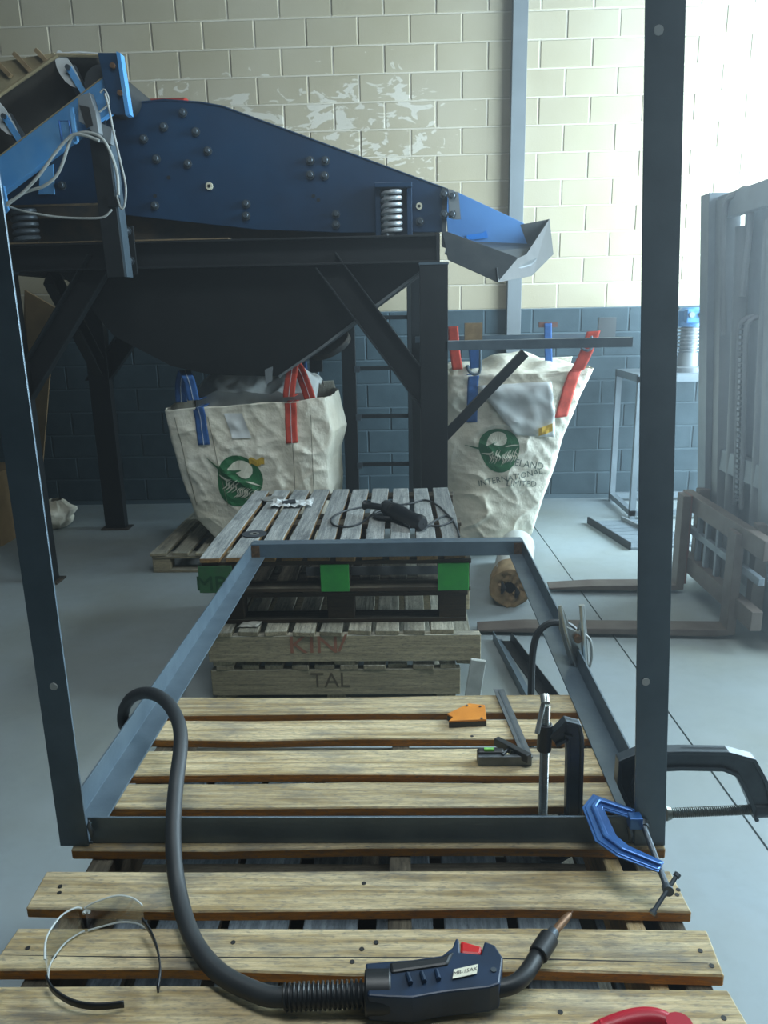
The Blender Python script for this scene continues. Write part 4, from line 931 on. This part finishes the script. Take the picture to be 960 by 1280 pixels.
for y in (3.95, 4.10, 4.22): ybar(1.672, 1.70, y, y+.03, .23, .50, 'carriage_stay', M['mast'])
ybar(1.63, 1.66, 4.30, 4.41, .06, .60, 'fork_shank_guard', M['mastred'])
ybar(1.715, 1.78, 3.60, 3.66, .08, .62, 'carriage_side', M['forkrust']); ybar(1.715, 1.78, 4.36, 4.42, .08, .62, 'carriage_side', M['forkrust'])
def mastbar(y0, y1, x, w, z0, z1, name, mat, f=.06):
    x_at = lambda z: x-(z-.6)*.072
    mb = MB(); mb.prof(CSEC(y1-y0, w, .012) if f else [(0, 0), (y1-y0, 0), (y1-y0, w), (0, w)], (x_at(z0), y0, z0), (x_at(z1), y0, z1), (0, 1, 0), (1, 0, 0))
    return mb.build(name, mat, fk, bevel=.003)
mastbar(4.40, 4.52, 1.76, .13, .06, 2.24, 'mast_channel', M['mast']); mastbar(3.56, 3.68, 1.76, .13, .06, 2.27, 'mast_channel', M['mast'])
mastbar(4.30, 4.385, 1.79, .10, .1, 2.2, 'inner_channel', M['trim']); mastbar(3.70, 3.785, 1.79, .10, .1, 2.22, 'inner_channel', M['trim'])
for z in (.75, 2.10): 
    x = 1.80-(z-.6)*.072; ybar(x, x+.05, 3.6, 4.5, z, z+.12, 'mast_crossmember', M['mast'])
mastbar(3.80, 4.28, 1.90, .012, .1, 2.18, 'mast_guard_plate', M['mast'], 0)
for y in (4.20, 3.88): MB().tube([(1.86, y, .1), (1.86-.105, y, 2.05)], .038, 14).build('lift_cylinder', M['trim'], fk, smooth=True)
# lift chain over its sheave
lk = MB()
for k in range(34):
    z = .62+.028*k; x = 1.795-(z-.6)*.072; lk.box((x-.008, 4.02, z), (x+.008, 4.05, z+.017))
lk.build('lift_chain', M['bolt'], fk)
for y in (3.995, 4.075):
    MB().tube(smoothpath([(1.80, y, .6), (1.765, y, 1.1), (1.735, y, 1.5), (1.75, y, 1.58), (1.80, y, 1.6)], 6), .014, 8).build('hydraulic_hose', M['trim'], fk, smooth=True)
MB().tube(smoothpath([(1.73, 4.25, 1.5), (1.68, 4.27, 2.1), (1.70, 4.2, 2.2), (1.74, 4.1, 2.17), (1.72, 4.05, 1.7)], 6), .016, 8).build('hydraulic_hose', M['trim'], fk, smooth=True)
mb = MB(); mb.box((2.05, 3.5, .22), (3.7, 4.58, .85)); mb.box((3.2, 3.5, .85), (3.75, 4.58, 1.15)); mb.build('chassis', M['mast'], fk, bevel=.03)
for x, r_ in ((2.25, .30), (3.35, .25)):
    for y in (3.42, 4.5): MB().tube([(x, y, r_), (x, y+.16, r_)], r_, 24).build('wheel', M['rubber'], fk, smooth=True, bevel=.02)
for x in (2.25, 3.45):
    for y in (3.55, 4.5): MB().box((x, y, .85), (x+.06, y+.06, 2.1)).build('guard_post', M['mast'], fk)
MB().box((2.15, 3.5, 2.1), (3.6, 4.6, 2.16)).build('guard_roof', M['mast'], fk)

# ================================================================== CLAMPS AND TOOLS
def threaded(p0, p1, r, pitch=.004):
    p0, p1 = V(p0), V(p1); d = (p1-p0); n = max(4, int(d.length/pitch)); path = []; rr = []
    for i in range(n*2+1):
        path.append(p0+d*i/(n*2)); rr.append(r if i % 2 == 0 else r*.86)
    return MB().tube(path, rr, 12)
def ibody(path, w, t, nrm, parent, mat, name='clamp_body', rim=.007):
    """cast C-body: thin web with raised rims along both edges"""
    ww = w if isinstance(w, (list, tuple)) else [w]*len(path)
    o = MB().ribbon(path, ww, t*.45, nrm).build(name, mat, parent, bevel=.002)
    nn = V(nrm).normalized(); P_ = [V(p) for p in path]
    for sgn in (-1, 1):
        e = []
        for i, p in enumerate(P_):
            d0 = (P_[i]-P_[i-1]).normalized() if i else None; d1 = (P_[i+1]-P_[i]).normalized() if i < len(P_)-1 else None
            d = (d0+d1).normalized() if d0 and d1 else (d0 or d1); k = 1/max(.5, d.dot(d1)) if d0 and d1 else 1
            e.append(p+d.cross(nn).normalized()*(ww[i]/2-rim/2)*sgn*k)
        MB().ribbon(e, rim, t, nrm).build('body_rim', mat, o, bevel=.0015)
    return o
# --- clamp standing upright over the front rail
c1 = thing('c_clamp', 'dark C-clamp standing upright on the front rail with chrome screw', 'clamp', (.33, 1.35, .66), 'screw clamps on the frame')
YC = 1.357
ibody([(0.285,1.357,0.830),(0.301,1.357,0.842),(0.314,1.357,0.856),(0.324,1.357,0.853),(0.328,1.357,0.837),(0.331,1.357,0.801),(0.333,1.357,0.709),(0.337,1.357,0.580)], [.030, .034, .036, .036, .036, .034, .034, .034], .022, (0, 1, 0), c1, M['clampgrey'])
pb_ = V((0.337,1.357,0.572)); ibody([pb_+V((.0, 0, .01)), pb_+V((-.03, 0, -.012)), pb_+V((-.068, 0, -.012))], .026, .022, (0, 1, 0), c1, M['clampgrey'], 'lower_jaw')
a, b = V((0.271,1.357,0.864)), V((0.270,1.357,0.805)); MB().tube([a, b], .0145, 14).build('screw_collar', M['torchblack'], c1, smooth=True, bevel=.002)
threaded((0.270,1.357,0.907), (0.273,1.357,0.622), .0095).build('screw', M['zinc'], c1, smooth=True)
q = V((0.273,1.357,0.618)); MB().tube([q, q+V((0, 0, -.008))], [.013, .013], 12).build('swivel_pad', M['screw'], c1, smooth=True)
h0, h1 = V((0.267,1.350,0.922)), V((0.248,1.350,0.864)); MB().tube([h0+V((0, .005, 0)), h1+V((0, -.03, 0))], .005, 10).build('tommy_bar', M['zinc'], c1, smooth=True)
MB().tube([h0+V((0, .008, .004)), h0+V((0, -.006, -.006))], .009, 10).build('screw_head', M['zinc'], c1, smooth=True)
# --- large clamp reaching out to the right of the upright
c2 = thing('c_clamp', 'large dark grey C-clamp sticking out right of the tall upright', 'clamp', (.55, 1.345, .66), 'screw clamps on the frame')
ibody([(0.452,1.360,0.680),(0.434,1.360,0.734),(0.438,1.360,0.771),(0.463,1.360,0.782),(0.542,1.360,0.785),(0.629,1.360,0.783),(0.670,1.360,0.768),(0.693,1.360,0.728),(0.710,1.360,0.687),(0.724,1.360,0.653)], [.024, .034, .044, .046, .044, .044, .05, .05, .046, .05], .026, (0, 1, 0), c2, M['clampgrey'], rim=.008)
a, b = V((0.697,1.360,0.665)), V((0.769,1.360,0.668)); MB().tube([a, b], .017, 16).build('screw_boss', M['clampgrey'], c2, smooth=True, bevel=.003)
threaded((0.529,1.360,0.657), (0.856,1.360,0.672), .0105).build('screw', M['screw'], c2, smooth=True)
a = V((0.523,1.360,0.657)); MB().tube([a, a+V((.01, 0, 0))], [.016, .013], 14).build('swivel_pad', M['screw'], c2, smooth=True)
a = V((0.856,1.360,0.672)); MB().tube([a+V((0, -.06, .03)), a+V((0, .06, -.03))], .005, 8).build('tommy_bar', M['screw'], c2, smooth=True)
a = V((0.454,1.360,0.677)); MB().tube([a+V((-.006, 0, 0)), a+V((.012, 0, 0))], .013, 12).build('fixed_pad', M['clampgrey'], c2, smooth=True)
# --- small blue pressed-steel clamp
c3 = thing('c_clamp', 'small bright blue pressed-steel clamp gripping the foot of the right upright', 'clamp', (.4, 1.22, .70), 'screw clamps on the frame')
pth = [(0.420,1.248,0.737),(0.364,1.284,0.737),(0.349,1.262,0.737),(0.351,1.180,0.737),(0.372,1.147,0.737),(0.426,1.107,0.737)]
cb = MB().ribbon(smoothpath(pth, 1), [.022, .028, .032, .034, .030, .024], .007, (0, 0, 1)).build('clamp_body', M['clampblue'], c3, bevel=.002)
MB().ribbon(pth, [.008, .010, .011, .011, .010, .008], .018, (0, 0, 1)).build('pressed_rib', M['clampblue'], cb, bevel=.003)
MB().ribbon([p for p in pth], [.030, .036, .040, .042, .038, .030], .003, (0, 0, 1)).build('flange_edge', M['clampblue'], cb, bevel=.001)
s0, s1 = V((0.441,1.250,0.711)), V((0.421,1.058,0.735)); dd = (s1-s0).normalized()
threaded(s0, s1, .0055, .003).build('screw', M['bolt'], c3, smooth=True)
MB().tube([s0-dd*.002, s0+dd*.008], [.013, .008], 12).build('swivel_pad', M['bolt'], c3, smooth=True)
MB().tube([s1-dd*.006, s1+dd*.006], .009, 10).build('screw_head', M['bolt'], c3, smooth=True)
t0, t1_ = V((0.440,1.073,0.750)), V((0.390,1.031,0.715)); MB().tube([t0, t1_], .0038, 8).build('tommy_bar', M['bolt'], c3, smooth=True)
for e_ in (t0, t1_): MB().tube([e_-(t1_-t0).normalized()*.003, e_+(t1_-t0).normalized()*.003], .0058, 8).build('bar_end', M['bolt'], c3, smooth=True)
jp = V((0.420,1.248,0.737)); MB().box(jp+V((-.012, -.022, -.018)), jp+V((.012, .0, .006))).build('fixed_jaw', M['clampblue'], c3, bevel=.002)
# --- earth clamp on the right rail
c4 = thing('earth_clamp', 'plated steel earth clamp biting the right rail with black lead', 'clamp', (.49, 2.03, .70))
YE = 2.03
MB().ribbon([(0.432,2.020,0.848),(0.448,2.020,0.779),(0.472,2.020,0.697),(0.490,2.020,0.639)], [.012, .03, .03, .012], .003, (0, 1, 0)).build('jaw_lever', M['zinc'], c4, bevel=.001)
MB().tube([(0.430,2.010,0.852),(0.446,2.010,0.784),(0.470,2.010,0.702),(0.490,2.010,0.644)], .005, 8).build('lever_edge', M['zinc'], c4, smooth=True)
MB().prism([(0.449,2.015,0.789),(0.484,2.015,0.764),(0.494,2.015,0.798),(0.503,2.015,0.744),(0.511,2.015,0.664),(0.491,2.015,0.700),(0.478,2.015,0.682)], (0, .02, 0)).build('clamp_cheek', M['zinc'], c4, bevel=.001)
MB().tube([(0.488,2.010,0.853),(0.498,2.010,0.771),(0.510,2.010,0.657)], .006, 8).build('jaw_lever', M['zinc'], c4, smooth=True)
MB().tube([(0.502,2.050,0.837),(0.513,2.050,0.753),(0.525,2.050,0.632)], .006, 8).build('jaw_lever', M['zinc'], c4, smooth=True)
q = V((0.483,2.000,0.751)); MB().tube([q, q+V((0, .05, 0))], .011, 12).build('pivot_spring', M['copper'], c4, smooth=True)
MB().tube(smoothpath([(0.508,2.040,0.753),(0.528,2.040,0.728),(0.534,2.040,0.682),(0.529,2.040,0.647)], 5), .004, 8).build('bonding_strap', M['greycable'], c4, smooth=True)
cable('earth_lead', [(0.495,2.060,0.744),(0.471,2.060,0.767),(0.442,2.060,0.779),(0.408,2.060,0.775),(0.379,2.060,0.745),(0.367,2.060,0.687),(0.365,2.060,0.597),(0.368,2.060,0.465),(0.373,2.060,0.301)]+[(.40, 2.12, .1), (.36, 2.25, .016), (.24, 2.42, .014)], .0105, M['rubber'], 'black lead curving up to the earth clamp on the right rail')
# --- welding torch
tc = thing('welding_torch', 'navy and black welding torch with red trigger lying on the front pallet', 'welding torch', (.03, .92, .66))
ol = [(-0.070,0.931,0.690),(-0.036,0.935,0.690),(0.001,0.938,0.690),(0.046,0.946,0.690),(0.063,0.962,0.690),(0.069,0.979,0.690),(0.074,0.977,0.690),(0.074,0.952,0.690),(0.105,0.948,0.690),(0.113,0.973,0.690),(0.128,0.966,0.690),(0.138,0.942,0.690),(0.127,0.896,0.690),(0.112,0.890,0.690),(0.043,0.881,0.690),(0.000,0.872,0.690),(-0.033,0.873,0.690),(-0.064,0.875,0.690)]
tb_ = MB().prism([(x, y, .668) for x, y, z in ol], (0, 0, .046)).build('handle', M['torchblue'], tc, bevel=.009)
MB().tube([V((-0.070,0.902,0.690)), V((-0.031,0.903,0.690))], [.031, .031], 18).build('rear_collar', M['torchblack'], tc, smooth=True, bevel=.003)
MB().prism([(x, y, .69) for x, y, z in [(-0.034,0.930,0.690),(0.043,0.940,0.690),(0.065,0.952,0.690),(0.054,0.926,0.690),(-0.031,0.911,0.690)]], (0, 0, .0275)).build('grip_pad', M['torchblack'], tc, bevel=.004)
for a, b in (((-0.007,0.911,0.715), (-0.002,0.891,0.719)), ((0.014,0.913,0.715), (0.018,0.894,0.719)), ((0.036,0.917,0.715), (0.039,0.898,0.719))):
    MB().tube([a, b], .0035, 8).build('grip_ridge', M['torchblue'], tc, smooth=True)
MB().prism([(x, y, .676) for x, y, z in [(0.076,0.977,0.690),(0.109,0.965,0.690),(0.105,0.949,0.690),(0.074,0.952,0.690)]], (0, 0, .036)).build('trigger', M['red'], tc, bevel=.004)
lb = [V(p) for p in [(0.062,0.917,0.716),(0.099,0.927,0.716),(0.095,0.910,0.716),(0.059,0.901,0.716)]]
lo_ = MB().prism(lb, (0, 0, .0012)).build('rating_label', M['labelwhite'], tc)
ex = (lb[1]-lb[0]); ey = (lb[0]-lb[3]); cc = (lb[0]+lb[1]+lb[2]+lb[3])/4+V((0, 0, .0016))
text_mb('MB-15AK', .0095, lambda a, b: cc+ex.normalized()*a+ey.normalized()*b).build('label_text', M['ink'], lo_)
q = V((0.121,0.919,0.714)); MB().tube([q, q+V((0, 0, .0015))], .0045, 10).build('handle_screw', M['bolt'], tc, smooth=True)
MB().tube(smoothpath([(0.121,0.909,0.690),(0.148,0.916,0.690),(0.169,0.933,0.690),(0.189,0.961,0.690),(0.209,0.992,0.690)], 5), .0125, 14).build('swan_neck', M['torchblack'], tc, smooth=True)
MB().tube([V((0.195,0.968,0.692)), V((0.219,1.001,0.694))], .0155, 14).build('neck_collar', M['torchblack'], tc, smooth=True, bevel=.002)
MB().tube([V((0.218,0.999,0.694)), V((0.228,1.012,0.694))], .0095, 12).build('tip_holder', M['bolt'], tc, smooth=True)
MB().tube([V((0.224,1.007,0.694)), V((0.251,1.037,0.695)), V((0.261,1.048,0.695))], [.0065, .0065, .0045], 12).build('contact_tip', M['copper'], tc, smooth=True)
MB().tube([V((0.259,1.046,0.695)), V((0.267,1.053,0.696))], .0014, 6).build('wire_end', M['copper'], tc)
s0, s1 = V((-0.189,0.901,0.682)), V((-0.068,0.902,0.688)); coil(s0, s1-s0, .0175, (s1-s0).length, 17, .0022, 12, 6).build('strain_spring', M['torchblack'], tc, smooth=True)
MB().tube(smoothpath([s1, s0]+[V(p) for p in ((-0.234,0.913,0.678), (-0.301,0.950,0.678), (-0.359,1.016,0.680), (-0.408,1.110,0.692), (-0.433,1.180,0.735), (-0.448,1.259,0.780), (-0.463,1.361,0.820), (-0.488,1.430,0.835), (-0.542,1.521,0.830), (-0.606,1.596,0.810), (-0.668,1.652,0.770), (-0.711,1.694,0.710), (-0.730,1.737,0.640), (-0.780,1.975,0.500), (-0.903,2.480,0.320), (-1.021,3.106,0.140), (-1.107,3.578,0.030))], 6), .0145, 12).build('torch_hose', M['rubber'], tc, smooth=True)
# --- safety glasses
sg = thing('safety_glasses', 'clear safety glasses with black temples lying on the front pallet', 'glasses', (-.49, .97, .66))
low = smoothpath([(-0.564,0.939,0.664),(-0.577,0.976,0.664),(-0.572,1.016,0.664),(-0.557,1.037,0.664),(-0.549,1.043,0.664)], 4); low2 = smoothpath([(-0.544,1.044,0.664),(-0.527,1.051,0.664),(-0.496,1.062,0.664),(-0.468,1.060,0.664),(-0.448,1.050,0.664)], 4)
for lw in (low, low2):
    n = len(lw)
    def lensf(u, v, lw=lw, n=n):
        p = lw[min(int(round(u*(n-1))), n-1)]; hgt = .043*(.62+.38*math.sin(math.pi*(.15+.7*u))); return p+V((-.006*v, .012*v, hgt*v))
    lo_ = MB().grid(lensf, n-1, 5).build('lens', M['lens'], sg, smooth=True)
    MB().tube([lensf(i/(n-1), 1) for i in range(n)], .0016, 6).build('lens_rim', M['lensedge'], lo_, smooth=True)
    MB().tube([lensf(i/(n-1), 0) for i in range(n)], .0016, 6).build('lens_rim', M['lensedge'], lo_, smooth=True)
MB().tube(smoothpath([V(p)+V((0, .008, .028)) for p in [(-0.551,1.043,0.664),(-0.549,1.048,0.664),(-0.542,1.046,0.664)]], 3), .003, 8).build('nose_bridge', M['lensedge'], sg, smooth=True)
for pts in ([(-0.562,0.935,0.680),(-0.543,0.915,0.680),(-0.506,0.896,0.680),(-0.468,0.891,0.680),(-0.429,0.897,0.680)], [(-0.447,1.039,0.690),(-0.426,1.016,0.690),(-0.403,0.980,0.690),(-0.388,0.944,0.690),(-0.382,0.912,0.690)]):
    pth = smoothpath(pts, 5); n = len(pth)
    def tf(u, v, pth=pth, n=n):
        i = min(int(round(v*(n-1))), n-1); return pth[i]+V((0, 0, (u-.5)*.011-.008*v))
    MB().grid(tf, 2, n-1).build('temple', M['torchblack'], sg, smooth=True, solid=.003)
# --- arrow-shaped welding magnet
mg = thing('welding_magnet', 'orange arrow-shaped welding magnet lying on the pallet boards', 'magnet', (.14, 1.75, .66))
mo_ = [(0.097,1.722,0.680),(0.156,1.774,0.680),(0.196,1.765,0.680),(0.193,1.694,0.680),(0.099,1.687,0.680),(0.110,1.706,0.680)]
MB().prism([(x, y, .661) for x, y, z in mo_], (0, 0, .014)).build('magnet_core', M['torchblack'], mg, bevel=.001)
MB().prism([(x, y, .675) for x, y, z in mo_], (0, 0, .005)).build('face_plate', M['orange'], mg, bevel=.001)
for p in [(0.183,1.755,0.681),(0.150,1.760,0.681),(0.181,1.696,0.681)]: MB().tube([p, V(p)+V((0, 0, .001))], .0035, 8).build('rivet', M['bolt'], mg)
# --- combination square
cs = thing('combination_square', 'steel rule combination square with black head on the pallet', 'square', (.22, 1.65, .66))
ru = MB().prism([(0.231,1.876,0.664),(0.259,1.875,0.664),(0.284,1.551,0.664),(0.260,1.548,0.664)], (0, 0, .002)).build('rule', M['toolsteel'], cs)
MB().ribbon([V((0.245,1.866,0.667)), V((0.271,1.550,0.666))], .005, .0006, (0, 0, 1)).build('rule_groove', M['bolt'], ru)
h0, h1 = V((0.157,1.523,0.662)), V((0.277,1.528,0.662))
MB().box((h0.x, h0.y, .661), (h1.x, h0.y+.010, .684)).build('head_face', M['toolsteel'], cs, bevel=.001)
MB().box((h0.x-.002, h0.y+.010, .661), (h0.x+.06, h0.y+.030, .690)).build('level_body', M['torchblack'], cs, bevel=.005)
MB().tube([(h0.x+.014, h0.y+.018, .691), (h0.x+.036, h0.y+.018, .691)], .005, 10).build('level_vial', M['levelgreen'], cs, smooth=True)
MB().ribbon([V((0.204,1.589,0.684)), V((0.270,1.516,0.684))], .016, .02, (0, 0, 1)).build('mitre_arm', M['torchblack'], cs, bevel=.002)
q = V((0.238,1.548,0.672)); MB().tube([q, q+V((0, 0, .016))], .008, 12).build('lock_nut', M['screw'], cs, smooth=True)
MB().tube(smoothpath([(0.211,1.528,0.685),(0.224,1.547,0.685),(0.237,1.560,0.685),(0.243,1.541,0.685)], 4), .004, 8).build('head_web', M['torchblack'], cs, smooth=True)
# --- angle grinder and its bits on the rear stack
ag = thing('angle_grinder', 'black angle grinder with side handle lying on the rear pallet stack', 'angle grinder', (.1, 3.9, .66))
hd = V((-0.068,3.651,0.710)); tl = V((0.080,3.415,0.700)); ax_ = (tl-hd).normalized(); Lg = (tl-hd).length
MB().tube([hd+ax_*Lg*t for t in (0, .06, .2, .45, .7, .92, 1.0)], [.03, .04, .042, .036, .034, .038, .026], 16).build('motor_housing', M['torchblack'], ag, smooth=True)
MB().tube([hd-ax_*.075, hd-ax_*.06, hd+ax_*.01], [.022, .036, .038], 14).build('gear_head', M['rubber'], ag, smooth=True)
MB().tube([hd-ax_*.035+V((0, 0, -.045)), hd-ax_*.035+V((0, 0, .02))], [.03, .026], 14).build('spindle_hub', M['bolt'], ag, smooth=True)
gd = hd-ax_*.035+V((0, 0, -.042))
MB().prism([gd+V((.07*math.cos(a), .07*math.sin(a), 0)) for a in [2*math.pi*k/24 for k in range(24)]], (0, 0, .004)).build('grinding_disc', M['disc'], ag)
MB().tube([gd+V((.076*math.cos(a), .076*math.sin(a), .012)) for a in [R(100)+R(190)*k/16 for k in range(17)]], .008, 6).build('disc_guard', M['rubber'], ag, smooth=True)
s0, s1 = V((-0.116,3.663,0.720)), V((-0.207,3.717,0.720)); MB().tube([s0, s0.lerp(s1, .15), s0.lerp(s1, .5), s0.lerp(s1, .85), s1], [.012, .016, .017, .018, .026], 12).build('side_handle', M['torchblack'], ag, smooth=True)
MB().tube(smoothpath([tl]+[V(p) for p in [(0.113,3.507,0.666),(0.170,3.504,0.666),(0.230,3.602,0.666),(0.195,3.679,0.666),(0.127,3.563,0.666),(0.077,3.439,0.666),(0.017,3.525,0.666),(-0.062,3.692,0.666),(-0.135,3.841,0.666),(-0.224,3.879,0.666),(-0.331,3.785,0.666),(-0.372,3.647,0.666),(-0.342,3.528,0.666),(-0.267,3.511,0.666),(-0.210,3.594,0.666),(-0.164,3.745,0.666),(-0.073,3.888,0.666),(0.034,3.951,0.666),(0.104,4.018,0.666),(0.165,3.909,0.666),(0.218,3.663,0.666),(0.240,3.459,0.666),(0.241,3.314,0.666)]], 5), .005, 8).build('power_cord', M['rubber'], ag, smooth=True)
def disc(label, c, r, hole, mat, hm):
    t = thing('cutting_disc', label, 'disc', c, 'loose discs'); c = V(c)
    mb = MB(); n = 32
    mb.grid(lambda u, v: c+V((math.cos(2*math.pi*u)*(hole+(r-hole)*v), math.sin(2*math.pi*u)*(hole+(r-hole)*v), .003)), n, 2, wrap=True)
    mb.build('disc_body', mat, t, solid=.003); MB().grid(lambda u, v: c+V((math.cos(2*math.pi*u)*(hole+.012*v), math.sin(2*math.pi*u)*(hole+.012*v), .0048)), 20, 1, wrap=True).build('centre_ring', hm, t, solid=.001)
disc('dark grinding disc lying near the left corner of the rear rail', (-0.713,3.411,0.661), .058, .011, M['disc'], M['zinc'])
disc('silver cutting disc lying at the far left of the rear stack', (-0.742,4.106,0.661), .06, .011, M['silver'], M['zinc'])
pb2 = thing('plastic_packet', 'crumpled clear plastic packet beside the silver disc on the rear stack', 'packet', (-0.609,3.958,0.660))
c0 = V((-0.609,3.958,0.660))
MB().grid(lambda u, v: c0+V(((u-.5)*.22, (v-.5)*.14, .012+.03*abs(noise.noise(V((u*5, v*5, 3))))+.012*noise.noise(V((u*11, v*9, 1))))), 18, 14).build('packet_film', M['liner'], pb2, smooth=True)
MB().tube([c0+V((-.05, -.03, .022)), c0+V((.02, -.02, .03))], .012, 8).build('packet_content', M['disc'], pb2)
c0 = V((-0.702,3.112,0.332)); pp = MB().grid(lambda u, v: c0+V(((u-.5)*.085+.02*v, (v-.5)*.07, .004+.012*abs(noise.noise(V((u*3, v*3, 1)))))), 8, 8).build('paper_scrap', M['paper'], solid=.001); tag(pp, 'crumpled white paper scrap on the KIN pallet', 'paper')
# --- red tool at the lower edge
rt = thing('red_hand_clamp', 'red ribbed plastic clamp handle at the bottom right corner', 'clamp', (.33, .87, .66))
rp = smoothpath([(0.242,0.840,0.682),(0.264,0.851,0.682),(0.292,0.860,0.682),(0.322,0.867,0.682),(0.347,0.867,0.682),(0.362,0.858,0.682),(0.369,0.841,0.682)], 4)
MB().tube(rp, [.006+.0095*math.sin(math.pi*min(1, i/(len(rp)-1)*.75+.1)) for i in range(len(rp))], 12).build('handle', M['crimson'], rt, smooth=True)
for i in range(2, 12, 2):
    p = rp[i]; MB().tube([p+V((-.002, 0, 0)), p+V((.002, 0, 0))], .0115+.004*(i/12), 12).build('grip_rib', M['crimson'], rt, smooth=True)
p = V((0.370,0.848,0.682)); MB().tube([p, p+V((.0, 0, .016))], .018, 14).build('pivot', M['crimson'], rt, smooth=True)
MB().tube(smoothpath([(0.363,0.861,0.676),(0.392,0.842,0.676),(0.432,0.807,0.676)], 4), .008, 8).build('clamp_jaw', M['torchblack'], rt, smooth=True)
MB().tube(smoothpath([(0.250,0.844,0.672),(0.307,0.849,0.672),(0.364,0.855,0.672)], 4), .009, 10).build('lower_handle', M['crimson'], rt, smooth=True)
